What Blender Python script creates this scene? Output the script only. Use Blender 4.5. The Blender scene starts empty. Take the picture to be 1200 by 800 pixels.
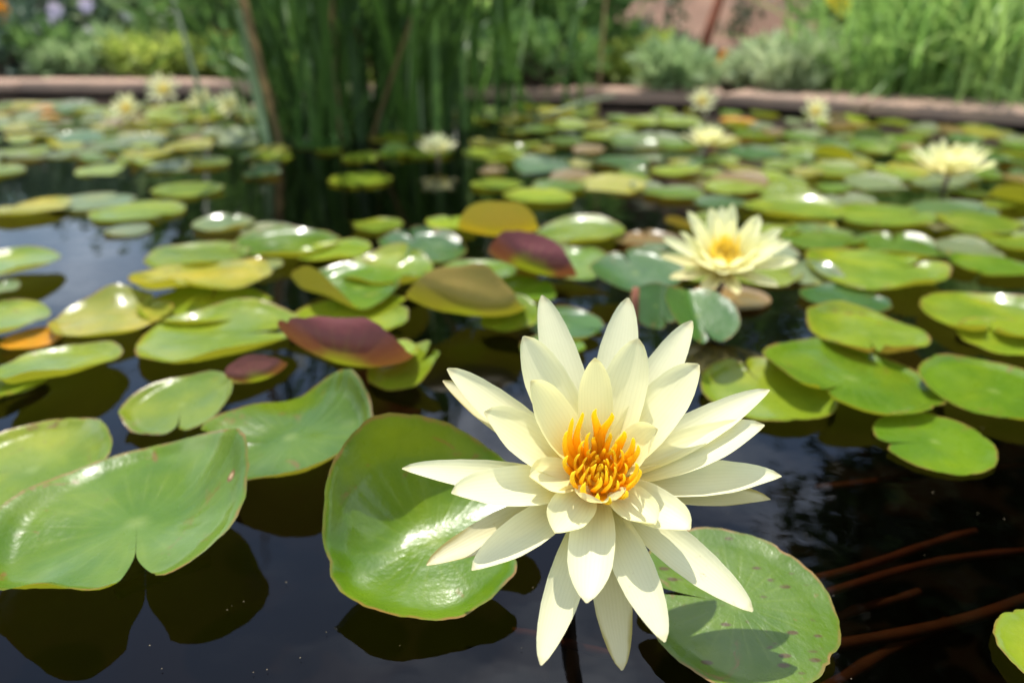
import bpy, math, random
import numpy as np
from mathutils import Vector, Matrix

random.seed(11); RNG = np.random.default_rng(11)
sc = bpy.context.scene
COL = sc.collection
R = math.radians

# ------------------------------------------------------------------ camera
W0, H0, FPX = 1200.0, 800.0, 906.0          # photograph size, focal length in its pixels
CAM_H, PITCH = 0.27, R(23)
cam = bpy.data.cameras.new('camera'); camo = bpy.data.objects.new('camera', cam); COL.objects.link(camo)
cam.sensor_width = 36.0; cam.lens = 36.0 * FPX / W0
camo.location = (0, 0, CAM_H); camo.rotation_euler = (R(90) - PITCH, 0, 0)
cam.clip_start = 0.01; cam.clip_end = 500
cam.dof.use_dof = True; cam.dof.focus_distance = 0.33; cam.dof.aperture_fstop = 5.4
sc.camera = camo
# ------------------------------------------------------------------ world, sun, exposure
SUN_EL, SUN_AZ = R(68), R(14)               # azimuth measured to the left of straight ahead
SUN_DIR = Vector((-math.sin(SUN_AZ) * math.cos(SUN_EL), math.cos(SUN_AZ) * math.cos(SUN_EL), math.sin(SUN_EL)))
world = bpy.data.worlds.new('World'); sc.world = world; world.use_nodes = True
wn, wl = world.node_tree.nodes, world.node_tree.links
wn.clear()
sky = wn.new('ShaderNodeTexSky'); sky.sky_type = 'NISHITA'; sky.sun_disc = False
sky.sun_elevation = SUN_EL; sky.sun_rotation = -SUN_AZ; sky.dust_density = 1.0; sky.air_density = 1.25; sky.ozone_density = 3.0
bg = wn.new('ShaderNodeBackground'); bg.inputs[1].default_value = 0.15
wo = wn.new('ShaderNodeOutputWorld')
# thin high clouds and the pale haze low in the sky, the same all round
wtc = wn.new('ShaderNodeTexCoord'); wmp = wn.new('ShaderNodeMapping'); wmp.inputs['Scale'].default_value = (1.0, 1.0, 2.6); wmp.inputs['Location'].default_value = (5.3, 1.9, 0.0)
wns = wn.new('ShaderNodeTexNoise'); wns.inputs['Scale'].default_value = 1.7; wns.inputs['Detail'].default_value = 7; wns.inputs['Roughness'].default_value = 0.58
wrm = wn.new('ShaderNodeMapRange'); wrm.interpolation_type = 'SMOOTHSTEP'
for k_, v_ in (('From Min', 0.47), ('From Max', 0.76), ('To Min', 0.0), ('To Max', 0.7)): wrm.inputs[k_].default_value = v_
wmx = wn.new('ShaderNodeMix'); wmx.data_type = 'RGBA'; wmx.inputs[7].default_value = (25, 26, 27.5, 1)
wl.new(wtc.outputs['Generated'], wmp.inputs[0]); wl.new(wmp.outputs[0], wns.inputs[0]); wl.new(wns.outputs[0], wrm.inputs[0])
wl.new(wrm.outputs[0], wmx.inputs[0]); wl.new(sky.outputs[0], wmx.inputs[6]); wl.new(wmx.outputs[2], bg.inputs[0]); wl.new(bg.outputs[0], wo.inputs[0])
sun = bpy.data.lights.new('sun', 'SUN'); sun.energy = 4.9; sun.angle = R(0.53); sun.color = (1.0, 0.955, 0.88)
suno = bpy.data.objects.new('sun', sun); COL.objects.link(suno)
suno.rotation_euler = SUN_DIR.to_track_quat('Z', 'Y').to_euler(); suno.location = SUN_DIR * 20
sc.view_settings.view_transform = 'Standard'; sc.view_settings.look = 'None'
sc.view_settings.exposure = 0.62; sc.view_settings.gamma = 1.0; sc.view_settings.use_curve_mapping = False
sc.render.engine = 'CYCLES'
sc.cycles.use_denoising = True
sc.cycles.max_bounces = 8; sc.cycles.transparent_max_bounces = 12
sc.cycles.caustics_reflective = False; sc.cycles.caustics_refractive = False
sc.cycles.sample_clamp_indirect = 6.0

# ------------------------------------------------------------------ helpers
CP, SP = math.cos(PITCH), math.sin(PITCH)
CAM = Vector((0, 0, CAM_H))
def ray(px, py):
    u, v = (px - W0 / 2) / FPX, (H0 / 2 - py) / FPX
    return Vector((u, CP + v * SP, -SP + v * CP))      # unit depth along the lens axis
def at(px, py, z=0.0):
    d = ray(px, py); return CAM + d * ((z - CAM_H) / d.z)
def depth_of(p): return p[1] * CP - (p[2] - CAM_H) * SP
def gp(px, y, z=0.0):
    p = Vector((0, y, z)); return Vector(((px - W0 / 2) / FPX * depth_of(p), y, z))

def tag(o, label=None, cat=None, group=None, kind=None):
    if label: o['label'] = label
    if cat: o['category'] = cat
    if group: o['group'] = group
    if kind: o['kind'] = kind
    return o
def mesh(name, verts, faces, mat=None, attrs=None, smooth=True):
    me = bpy.data.meshes.new(name)
    me.from_pydata([tuple(map(float, v)) for v in verts], [], [tuple(map(int, f)) for f in faces])
    if attrs:
        for k, a in attrs.items():
            a = np.asarray(a, dtype=np.float32)
            if a.ndim == 1:
                at_ = me.attributes.new(k, 'FLOAT', 'POINT'); at_.data.foreach_set('value', a)
            else:
                at_ = me.attributes.new(k, 'FLOAT_VECTOR', 'POINT'); at_.data.foreach_set('vector', a.ravel())
    if smooth: me.polygons.foreach_set('use_smooth', [True] * len(me.polygons))
    if mat: me.materials.append(mat)
    me.update(); return me
def obj(name, me, parent=None, loc=(0, 0, 0)):
    o = bpy.data.objects.new(name, me); COL.objects.link(o); o.location = loc
    if parent: o.parent = parent
    return o
def empty(name, loc):
    o = bpy.data.objects.new(name, None); COL.objects.link(o); o.location = loc; o.empty_display_size = 0.02
    return o
def grid_faces(n, m, flip=False):
    f = []
    for i in range(n - 1):
        for j in range(m - 1):
            a = i * m + j; q = (a, a + 1, a + m + 1, a + m)
            f.append(q[::-1] if flip else q)
    return f
def tube(points, radii, seg=8):
    P = [Vector(p) for p in points]; V = []; F = []
    n = len(P); up = Vector((0.31, 0.22, 0.92))
    for i, p in enumerate(P):
        t = (P[min(i + 1, n - 1)] - P[max(i - 1, 0)]).normalized()
        a = t.cross(up)
        if a.length < 1e-4: a = t.cross(Vector((1, 0, 0)))
        a.normalize(); b = t.cross(a)
        for k in range(seg):
            an = 2 * math.pi * k / seg
            V.append(p + (a * math.cos(an) + b * math.sin(an)) * radii[i])
    for i in range(n - 1):
        for k in range(seg):
            k2 = (k + 1) % seg
            F.append((i * seg + k, i * seg + k2, (i + 1) * seg + k2, (i + 1) * seg + k))
    F.append(tuple(range(seg))[::-1]); F.append(tuple(range((n - 1) * seg, n * seg)))
    return V, F
def smoothstep(a, b, x):
    t = np.clip((x - a) / (b - a), 0, 1); return t * t * (3 - 2 * t)

# ------------------------------------------------------------------ materials
def newmat(name):
    m = bpy.data.materials.new(name); m.use_nodes = True; nt = m.node_tree; nt.nodes.clear()
    out = nt.nodes.new('ShaderNodeOutputMaterial'); return m, nt, out
class NB:
    """small node-building helper"""
    def __init__(s, nt): s.nt = nt
    def n(s, t, **kw):
        x = s.nt.nodes.new('ShaderNode' + t)
        for k, v in kw.items(): setattr(x, k, v)
        return x
    def put(s, sock, v):
        if hasattr(v, 'is_linked') or isinstance(v, bpy.types.NodeSocket): s.nt.links.new(v, sock)
        elif isinstance(v, (tuple, list)):
            v = tuple(v); sock.default_value = v + (1,) if len(v) == 3 and len(sock.default_value) == 4 else v
        else: sock.default_value = v
    def math(s, op, a, b=None, c=None, clamp=False):
        x = s.n('Math', operation=op, use_clamp=clamp); s.put(x.inputs[0], a)
        if b is not None: s.put(x.inputs[1], b)
        if c is not None: s.put(x.inputs[2], c)
        return x.outputs[0]
    def mix(s, f, a, b, blend='MIX'):
        x = s.n('Mix', data_type='RGBA', blend_type=blend); s.put(x.inputs[0], f); s.put(x.inputs[6], a); s.put(x.inputs[7], b)
        return x.outputs[2]
    def noise(s, vec, scale, detail=3, rough=0.55, dist=0.0):
        x = s.n('TexNoise'); x.inputs['Scale'].default_value = scale; x.inputs['Detail'].default_value = detail
        x.inputs['Roughness'].default_value = rough; x.inputs['Distortion'].default_value = dist
        if vec is not None: s.nt.links.new(vec, x.inputs['Vector'])
        return x.outputs['Fac']
    def ramp(s, f, lo, hi, a=0.0, b=1.0):
        x = s.n('MapRange', clamp=True); x.interpolation_type = 'SMOOTHSTEP'
        s.put(x.inputs['Value'], f); s.put(x.inputs['From Min'], lo); s.put(x.inputs['From Max'], hi)
        s.put(x.inputs['To Min'], a); s.put(x.inputs['To Max'], b)
        return x.outputs[0]
    def attr(s, name): return s.n('Attribute', attribute_name=name)
    def princ(s, col, rough=0.5, spec=0.5, normal=None, coat=0.0, coat_r=0.1):
        x = s.n('BsdfPrincipled'); s.put(x.inputs['Base Color'], col); s.put(x.inputs['Roughness'], rough)
        s.put(x.inputs['Specular IOR Level'], spec); s.put(x.inputs['Coat Weight'], coat); s.put(x.inputs['Coat Roughness'], coat_r)
        if normal is not None: s.nt.links.new(normal, x.inputs['Normal'])
        return x.outputs[0]
    def mixsh(s, f, a, b):
        x = s.n('MixShader'); s.put(x.inputs[0], f); s.nt.links.new(a, x.inputs[1]); s.nt.links.new(b, x.inputs[2]); return x.outputs[0]
    def transl(s, col, normal=None):
        x = s.n('BsdfTranslucent'); s.put(x.inputs[0], col); return x.outputs[0]
    def bump(s, h, strength=0.3, dist=0.002):
        x = s.n('Bump'); x.inputs['Strength'].default_value = strength; x.inputs['Distance'].default_value = dist
        s.nt.links.new(h, x.inputs['Height']); return x.outputs[0]

def mat_pad(name, speck=0.0, gloss=0.3, spot=None):
    """leaf blade: object colour rgb = upper side, alpha = how maroon the underside is"""
    m, nt, out = newmat(name); b = NB(nt)
    info = b.n('ObjectInfo'); tc = b.n('TexCoord'); geo = b.n('NewGeometry')
    pv = b.attr('pad'); sep = b.n('SeparateXYZ'); nt.links.new(pv.outputs['Vector'], sep.inputs[0])
    r, th, seed = sep.outputs
    vec = b.n('VectorMath', operation='ADD'); nt.links.new(tc.outputs['Object'], vec.inputs[0]); nt.links.new(info.outputs['Random'], vec.inputs[1])
    V = vec.outputs[0]
    n1 = b.noise(V, 22, 4, 0.6); n2 = b.noise(V, 150, 3, 0.6); n3 = b.noise(V, 60, 2)
    wob = b.math('MULTIPLY_ADD', n3, 0.012, th)
    ang = b.math('MULTIPLY', wob, math.pi * 2 * 11)
    vein = b.math('POWER', b.math('ABSOLUTE', b.math('SINE', ang)), 14.0)
    vein = b.math('MULTIPLY', b.math('MULTIPLY', vein, b.ramp(r, 0.04, 0.42)), b.ramp(r, 1.0, 0.4, 0.0, 1.0))
    col = b.mix(b.ramp(n1, 0.3, 0.72, 0.0, 1.0), b.mix(1.0, info.outputs['Color'], (0.72, 0.8, 0.8), 'MULTIPLY'), b.mix(1.0, info.outputs['Color'], (1.25, 1.12, 1.0), 'MULTIPLY'))
    big = b.ramp(b.noise(V, 11, 3, 0.6, 0.6), 0.45, 0.68)
    col = b.mix(b.math('MULTIPLY', big, 0.45), col, b.mix(1.0, col, (1.75, 1.3, 0.6), 'MULTIPLY'))
    col = b.mix(b.math('MULTIPLY', n2, 0.45), col, b.mix(1.0, col, (0.7, 0.75, 0.6), 'MULTIPLY'))
    col = b.mix(b.math('MULTIPLY', vein, 0.12), col, (0.22, 0.28, 0.04))
    col = b.mix(b.ramp(r, 0.14, 0.0, 0.0, 0.4), col, (0.24, 0.3, 0.07))
    if speck > 0:
        vo = b.n('TexVoronoi'); vo.inputs['Scale'].default_value = 125
        mp = b.n('Mapping'); mp.inputs['Scale'].default_value = (0.6, 1.4, 1); nt.links.new(V, mp.inputs[0]); nt.links.new(mp.outputs[0], vo.inputs['Vector'])
        sp = b.math('MULTIPLY', b.ramp(vo.outputs['Distance'], 0.27, 0.15), b.ramp(n3, 0.4, 0.52))
        col = b.mix(b.math('MULTIPLY', sp, speck), col, (0.07, 0.035, 0.012))
    # a few rusty blotches with their own shape, more towards the margin
    bl = b.math('MULTIPLY', b.ramp(b.noise(V, 48, 5, 0.65, 1.0), 0.61, 0.68), b.ramp(r, 0.1, 0.8))
    col = b.mix(b.math('MULTIPLY', bl, 0.75), col, (0.17, 0.09, 0.02))
    if spot:
        dr = b.math('SUBTRACT', r, spot[0]); dt = b.math('MULTIPLY', b.math('SUBTRACT', th, spot[1]), 2 * math.pi * spot[0])
        ds = b.math('SQRT', b.math('ADD', b.math('MULTIPLY', dr, dr), b.math('MULTIPLY', dt, dt)))
        ds = b.math('MULTIPLY_ADD', n2, 0.03, ds)
        col = b.mix(b.ramp(ds, spot[2] + 0.03, spot[2] + 0.01), col, (0.16, 0.07, 0.02)); col = b.mix(b.ramp(ds, spot[2] * .7 + 0.02, spot[2] * .5), col, (0.5, 0.33, 0.16))
    edge = b.ramp(b.math('MULTIPLY_ADD', n2, 0.03, r), 0.975, 1.0)
    col = b.mix(b.math('MULTIPLY', edge, b.ramp(n3, 0.35, 0.65, 0.15, 0.95)), col, (0.22, 0.12, 0.03))
    un_y = b.mix(n1, (0.26, 0.27, 0.025), (0.38, 0.25, 0.03)); un_m = b.mix(n2, (0.2, 0.045, 0.05), (0.13, 0.03, 0.035))
    mar = b.math('MULTIPLY', info.outputs['Alpha'], b.ramp(b.math('MULTIPLY_ADD', n1, 0.7, r), 0.5, 0.95)); under = b.mix(mar, un_y, un_m)
    under = b.mix(b.math('MULTIPLY', vein, 0.3), under, (0.3, 0.2, 0.06))
    n4 = b.noise(V, 380, 2)
    h = b.math('ADD', b.math('ADD', b.math('MULTIPLY', vein, -0.14), b.math('MULTIPLY', n4, 0.32)), b.math('ADD', b.math('MULTIPLY', n1, 2.0), b.math('MULTIPLY', n2, 0.7)))
    nor = b.bump(h, 0.38, 0.0013)
    wet = b.ramp(b.noise(V, 14, 2), 0.42, 0.6, 0.0, 1.0)
    top = b.princ(col, b.math('MULTIPLY_ADD', n2, 0.26, gloss - 0.12), 0.32, nor, b.math('MULTIPLY', wet, 0.42), 0.13)
    low = b.princ(under, 0.42, 0.35, nor)
    two = b.mixsh(geo.outputs['Backfacing'], top, low)
    trc = b.mix(b.math('MULTIPLY', mar, 0.85), b.mix(0.55, col, (0.45, 0.48, 0.015)), (0.2, 0.035, 0.02))
    sh = b.mixsh(0.3, two, b.transl(trc))
    nt.links.new(sh, out.inputs[0]); return m
M_PAD = mat_pad('lily_pad_leaf'); M_PAD_SPECK = mat_pad('lily_pad_leaf_speckled', 0.85); M_PAD_SPOT = mat_pad('lily_pad_leaf_spotted', 0.0, 0.3, (0.8, (370) / 360, 0.04))

def mat_petal(name, tip=(0.8, 0.77, 0.5), base=(0.82, 0.7, 0.28), brown=0.0, trans=0.45):
    m, nt, out = newmat(name); b = NB(nt)
    pv = b.attr('petal'); sep = b.n('SeparateXYZ'); nt.links.new(pv.outputs['Vector'], sep.inputs[0]); u, v, scf = sep.outputs
    tc = b.n('TexCoord'); info = b.n('ObjectInfo')
    n1 = b.noise(tc.outputs['Object'], 90, 3); n2 = b.noise(tc.outputs['Object'], 420, 2)
    col = b.mix(b.ramp(u, 0.0, 0.55), base, tip)
    col = b.mix(1.0, col, info.outputs['Color'], 'MULTIPLY')
    col = b.mix(b.math('MULTIPLY', n1, 0.25), col, b.mix(1.0, col, (0.93, 0.92, 0.8), 'MULTIPLY'))
    tipb = b.ramp(b.math('MULTIPLY_ADD', n1, 0.04, u), 0.965, 1.0)
    col = b.mix(b.math('MULTIPLY', tipb, 0.3), col, (0.4, 0.27, 0.08))
    if brown > 0:
        e = b.ramp(b.math('MULTIPLY_ADD', n1, 0.3, b.math('MULTIPLY', b.math('ABSOLUTE', v), b.ramp(u, 0.2, 0.9))), 0.75, 1.1)
        col = b.mix(b.math('MULTIPLY', e, brown), col, (0.33, 0.26, 0.06))
    # small scuffs
    sc_ = b.math('MULTIPLY', b.ramp(b.math('MULTIPLY_ADD', scf, 0.09, b.noise(tc.outputs['Object'], 170, 4, 0.7, 1.5)), 0.72, 0.78), b.ramp(u, 0.45, 0.7))
    col = b.mix(b.math('MULTIPLY', sc_, 0.5), col, (0.42, 0.28, 0.12))
    line = b.math('SINE', b.math('MULTIPLY', b.math('MULTIPLY_ADD', n1, 0.12, v), 34.0))
    col = b.mix(b.ramp(line, 0.2, 1.0, 0.0, 0.16), col, b.mix(1.0, col, (0.8, 0.79, 0.62), 'MULTIPLY'))
    nor = b.bump(b.math('ADD', b.math('MULTIPLY', line, 0.12), b.math('MULTIPLY', n1, 2.0)), 0.2, 0.0006)
    pr = b.princ(col, 0.5, 0.3, nor)
    sh = b.mixsh(trans, pr, b.transl(b.mix(1.0, col, (1.0, 0.99, 0.8), 'MULTIPLY')))
    nt.links.new(sh, out.inputs[0]); return m
M_PETAL = mat_petal('petal_cream'); M_SEPAL = mat_petal('sepal_olive_edged', (0.55, 0.5, 0.3), (0.55, 0.48, 0.22), 0.9, 0.3)
M_PETAL_FAR = mat_petal('petal_yellow', (0.85, 0.83, 0.52), (0.86, 0.78, 0.3))

def simple(name, c1, c2=None, scale=30, rough=0.6, spec=0.4, trans=0.0, tcol=None, bump=0.0, attr=None, bdist=0.003):
    m, nt, out = newmat(name); b = NB(nt); tc = b.n('TexCoord')
    f = b.noise(tc.outputs['Object'], scale, 4, 0.6)
    if attr: f = b.math('ADD', b.math('MULTIPLY', f, 0.3), b.math('MULTIPLY', b.attr(attr).outputs['Fac'], 0.7))
    else: f = b.ramp(f, 0.3, 0.7)
    col = b.mix(f, c1, c2 or c1)
    nor = b.bump(b.noise(tc.outputs['Object'], scale * 2.5, 5, 0.65), bump, bdist) if bump else None
    sh = b.princ(col, rough, spec, nor)
    if trans: sh = b.mixsh(trans, sh, b.transl(tcol or col))
    nt.links.new(sh, out.inputs[0]); return m
M_STAMEN = simple('stamen_orange', (0.85, 0.36, 0.012), (0.9, 0.5, 0.02), 120, 0.5, 0.3, 0.25)
def mat_stamen():
    m, nt, out = newmat('stamen_yellow'); b = NB(nt)
    pv = b.attr('petal'); sep = b.n('SeparateXYZ'); nt.links.new(pv.outputs['Vector'], sep.inputs[0])
    col = b.mix(b.ramp(sep.outputs[0], 0.25, 0.85), (0.95, 0.52, 0.008), (0.96, 0.77, 0.04))
    nt.links.new(b.mixsh(0.5, b.princ(col, 0.5, 0.25), b.transl(col)), out.inputs[0]); return m
M_STAMEN = mat_stamen()
M_STAMEN_FAR = simple('stamen_pale_yellow', (0.93, 0.74, 0.1), (0.95, 0.8, 0.2), 60, 0.5, 0.3, 0.45)
M_STEM_F = simple('flower_stem_brown', (0.09, 0.07, 0.025), (0.12, 0.06, 0.03), 60, 0.4)
M_STEM_U = simple('stem_rust', (0.24, 0.085, 0.042), (0.17, 0.065, 0.035), 40, 0.5, 0.2)
M_STEM_B = simple('stem_brown', (0.22, 0.095, 0.045), (0.14, 0.065, 0.03), 40, 0.5, 0.2)
M_STONE = simple('coping_stone', (0.34, 0.22, 0.15), (0.24, 0.165, 0.12), 9, 0.85, 0.2, bump=0.6)
M_LINER = simple('pond_liner', (0.012, 0.012, 0.01), (0.022, 0.02, 0.014), 6, 0.7, 0.2)
M_MUD = simple('pond_mud', (0.03, 0.024, 0.015), (0.016, 0.013, 0.009), 4, 0.95, 0.1)
M_SOIL = simple('bank_soil', (0.075, 0.055, 0.035), (0.045, 0.035, 0.022), 5, 0.95, 0.1, bump=0.8, bdist=0.02)
M_WALL = simple('bank_pink_earth', (0.23, 0.135, 0.092), (0.16, 0.1, 0.072), 3, 0.9, 0.15, bump=0.5, bdist=0.01)
M_RUST = simple('rusty_pole', (0.33, 0.1, 0.045), (0.22, 0.07, 0.035), 20, 0.75, 0.3, bump=0.4)
M_BARK = simple('bark', (0.1, 0.07, 0.05), (0.06, 0.045, 0.032), 12, 0.9, 0.15, bump=0.7, bdist=0.02)
def leafmat(name, c1, c2, trans=0.35, rough=0.45):
    trans = trans + 0.1; c1 = tuple(v * 1.25 for v in c1); c2 = tuple(v * 1.5 for v in c2)
    return simple(name, c1, c2, 3, rough, 0.4, trans, attr='rnd')

# ------------------------------------------------------------------ setting: water, pond, ground
def mat_water():
    m, nt, out = newmat('pond_water'); b = NB(nt); tc = b.n('TexCoord')
    n = b.math('ADD', b.noise(tc.outputs['Object'], 9, 2), b.math('MULTIPLY', b.noise(tc.outputs['Object'], 45, 2), 0.12))
    nor = b.bump(n, 0.09, 0.01)
    fr = b.n('Fresnel'); fr.inputs['IOR'].default_value = 1.333; nt.links.new(nor, fr.inputs['Normal'])
    gl = b.n('BsdfGlossy'); gl.inputs['Roughness'].default_value = 0.02; nt.links.new(nor, gl.inputs['Normal'])
    tr = b.n('BsdfTransparent'); tr.inputs[0].default_value = (0.23, 0.18, 0.13, 1)
    nt.links.new(b.mixsh(fr.outputs[0], tr.outputs[0], gl.outputs[0]), out.inputs[0]); return m
M_WATER = mat_water()
EDGE = [(-5.0, 3.25), (-1.3, 2.88), (0.66, 2.5), (1.33, 2.0), (2.6, 1.05), (2.9, -1.2), (-5.0, -1.2)]   # waterline of the pond
water = obj('water', mesh('water', [(x, y, 0) for x, y in EDGE], [tuple(range(len(EDGE)))][:1], M_WATER, smooth=False))
if water.data.polygons[0].normal.z < 0: water.data.flip_normals()
tag(water, 'dark still pond water between the lily pads', 'water', kind='structure')
pb = obj('pond_bed', mesh('pond_bed', [(x, y, -0.42) for x, y in EDGE], [tuple(range(len(EDGE)))[::-1]], M_MUD, smooth=False)); tag(pb, 'dark muddy bed of the pond', 'pond bed', kind='structure')
V = []; F = []
for i, (x, y) in enumerate(EDGE): V += [(x, y, 0.03), (x, y, -0.42)]
for i in range(len(EDGE)):
    j = (i + 1) % len(EDGE); F.append((2 * i, 2 * j, 2 * j + 1, 2 * i + 1))
pl = obj('pond_liner', mesh('pond_liner', V, F, M_LINER, smooth=False)); tag(pl, 'black pond liner under the coping', 'pond liner', kind='structure')

# ground ring round the pond, reaching the horizon
gx = np.concatenate([[-300, -120, -50, -22], np.linspace(-12, 12, 41), [22, 50, 120, 300]])
gy = np.concatenate([np.linspace(0.0, 9, 46), [12, 16, 22, 40, 90, 300]])
def edge_y(x):
    return float(np.interp(x, [-12, -5, -1.3, 0.66, 1.33, 2.6, 2.9, 12], [3.9, 3.25, 2.88, 2.5, 2.0, 1.05, -1.2, -1.2]))
V = []; 
for k in gy:
    for x in gx:
        e = edge_y(x) + 0.02; d = k if k < 12 else k
        y = e + d
        z = 0.012 + 0.05 * min(max(d - 0.3, 0), 4) + 0.02 * math.sin(x * 3.1 + d) * min(d, 1) + 0.012 * math.sin(7.3 * x + 5 * d) * min(d, 1)
        V.append((x, y, z))
grd = obj('ground', mesh('ground', V, grid_faces(len(gy), len(gx)), M_SOIL)); tag(grd, 'planted earth bank behind the pond', 'ground', kind='structure')

# coping slabs
def coping(name, pts, width, label):
    root = empty(name, (pts[0][0], pts[0][1], 0.0)); tag(root, label, 'coping')
    for (x0, y0), (x1, y1) in zip(pts[:-1], pts[1:]):
        L = math.hypot(x1 - x0, y1 - y0); n = max(1, round(L / 0.46)); tx, ty = (x1 - x0) / L, (y1 - y0) / L
        nx, ny = -ty, tx
        if ny < 0: nx, ny = -nx, -ny
        for i in range(n):
            a, c = L * i / n + 0.004, L * (i + 1) / n - 0.004
            dz = random.uniform(-0.003, 0.003); w = width + random.uniform(-0.006, 0.006)
            z0, z1 = 0.012, 0.045 + dz; bv = 0.006
            ring = lambda s0, s1, o0, o1, z: [(x0 + tx * s + nx * o, y0 + ty * s + ny * o, z) for s, o in ((s0, o0), (s1, o0), (s1, o1), (s0, o1))]
            VV = ring(a, c, -0.03, w, z0) + ring(a, c, -0.03, w, z1 - bv) + ring(a + bv, c - bv, -0.03 + bv, w - bv, z1)
            FF = [(3, 2, 1, 0), (8, 9, 10, 11)]
            for l in (0, 4):
                for k in range(4):
                    k2 = (k + 1) % 4; FF.append((l + k, l + k2, l + 4 + k2, l + 4 + k))
            o = obj('slab', mesh('slab', [Vector(v) - root.location for v in VV], FF, M_STONE, smooth=False), root)
    return root
coping('stone_coping', EDGE[0:3], 0.14, 'pinkish tan stone coping along the far side of the pond behind the reeds')
coping('stone_coping', EDGE[2:6], 0.27, 'weathered grey brown stone coping slanting in front of the long grasses')

# ------------------------------------------------------------------ lily pads
def fold(P, ang, off, alpha, rho):
    """bend the part of the blade beyond a chord upwards (ang: direction in degrees, 270 = towards the camera)"""
    n = np.array([math.cos(R(ang)), math.sin(R(ang))])
    s = P[:, 0] * n[0] + P[:, 1] * n[1]; t = P[:, :2] - s[:, None] * n
    d = np.maximum(s - off, 0); a = R(alpha); arc = rho * a
    on = np.minimum(d, arc); rest = np.maximum(d - arc, 0); ph = on / rho
    s2 = np.where(d > 0, off + rho * np.sin(ph) + rest * math.cos(a), s)
    dz = np.where(d > 0, rho * (1 - np.cos(ph)) + rest * math.sin(a), 0)
    Q = P.copy(); Q[:, :2] = t + s2[:, None] * n; Q[:, 2] += dz
    return Q
rad_ = np.radians
def pad_mesh(radius, notch=200, nh=7, folds=(), curls=(), tilt=(0, 0), wav=0.03, rim=0.05, seed=0, res=1, dish=0.0, lips=(), sag=0.0, sag_dir=0, rn=0.3):
    rg = np.random.default_rng(seed)
    nr, na = (22, 110) if res == 2 else ((13, 60) if res == 1 else (5, 28))
    rr = np.concatenate([[0.0], np.linspace(0, 1, nr + 1)[1:] ** 0.85])
    nh = nh * 0.6; th = np.linspace(notch + nh * 0.5, notch + 360 - nh * 0.5, na)
    ph = rg.uniform(0, 6.28, 8)
    out = 1 + 0.025 * np.sin(2 * np.radians(th) + ph[0]) + 0.014 * np.sin(3 * np.radians(th) + ph[1]) + 0.006 * np.sin(9 * np.radians(th) + ph[2])
    dn = np.minimum(th - notch, notch + 360 - th)
    out = out * (1 - (0.17 if nh < 8 else 0.24) * np.exp(-((dn) / (7.0 if nh < 8 else 11.0)) ** 2))
    for q in range(3): out = out * (1 - rg.uniform(.008, .045) * np.exp(-((th - notch - rg.uniform(30, 330)) / rg.uniform(1.5, 5)) ** 2))
    out = out + 0.004 * np.sin(23 * rad_(th) + ph[5]) + 0.003 * np.sin(41 * rad_(th) + ph[6])
    rad = np.radians(th)
    RR = np.repeat(rr[:, None], na, 1)
    k_ = np.linspace(-1, 1, na)[None]; hw = 180 - (0.25 + nh * 0.5 * smoothstep(rn, 1.0, rr))[:, None]
    TH = notch + 180 + k_ * hw
    X = RR * out[None] * np.cos(np.radians(TH)); Y = RR * out[None] * np.sin(np.radians(TH))
    # shift: the stalk joins a little off centre, towards the notch
    P = np.stack([X.ravel(), Y.ravel(), np.zeros(X.size)], 1)
    r, t = RR.ravel(), TH.ravel()
    z = dish * r ** 2 + (0.0 if rim < 0.03 else 0.055) * smoothstep(0.86, 1.0, r) * (0.5 + 0.5 * np.sin(2.0 * np.radians(t) + ph[2])) + rim * smoothstep(0.78, 1.0, r) * (0.55 + 0.45 * np.sin(2 * np.radians(t) + ph[3]))
    z += wav * r ** 2 * (np.sin(3 * np.radians(t) + ph[4]) + 0.7 * np.sin(5 * np.radians(t) + ph[5])) * 0.5
    z += 0.35 * wav * np.sin(6 * P[:, 0] + ph[6]) * np.cos(5 * P[:, 1] + ph[7]) * r
    for (a, w, h) in curls:
        d = (t - a + 180) % 360 - 180
        g = np.exp(-(d / w) ** 2) * smoothstep(0.25, 1.0, r)
        z += h * g
        P[:, :2] *= (1 - 0.35 * abs(h) * g * r)[:, None]
    for (a, w, h) in lips:
        d = (t - a + 180) % 360 - 180
        z += h * np.exp(-(d / w) ** 2) * smoothstep(0.74, 1.0, r) ** 1.3
    P[:, 2] = z
    for f in folds: P = fold(P, *f)
    if sag:
        q = P[:, 0] * math.cos(R(sag_dir)) + P[:, 1] * math.sin(R(sag_dir)); P[:, 2] += sag * q * q
    ax, ay = R(tilt[0]), R(tilt[1])      # tilt[0] > 0: far side up; tilt[1] > 0: right side up
    y, zz = P[:, 1].copy(), P[:, 2].copy()
    P[:, 1] = y * math.cos(ax) - zz * math.sin(ax); P[:, 2] = y * math.sin(ax) + zz * math.cos(ax)
    x, zz = P[:, 0].copy(), P[:, 2].copy()
    P[:, 0] = x * math.cos(ay) - zz * math.sin(ay); P[:, 2] = x * math.sin(ay) + zz * math.cos(ay)
    P *= radius
    A = np.stack([r, t / 360.0, np.full(r.size, seed % 17 / 17.0)], 1)
    fl = grid_faces(nr + 1, na, flip=True)
    return P, fl, A
PAD_SPOTS = []
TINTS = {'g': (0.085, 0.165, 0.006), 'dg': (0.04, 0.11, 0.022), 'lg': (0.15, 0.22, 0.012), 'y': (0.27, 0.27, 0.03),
         'o': (0.45, 0.2, 0.012), 'gr': (0.15, 0.2, 0.09), 'b': (0.19, 0.13, 0.045), 'yg': (0.2, 0.28, 0.015)}
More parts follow.
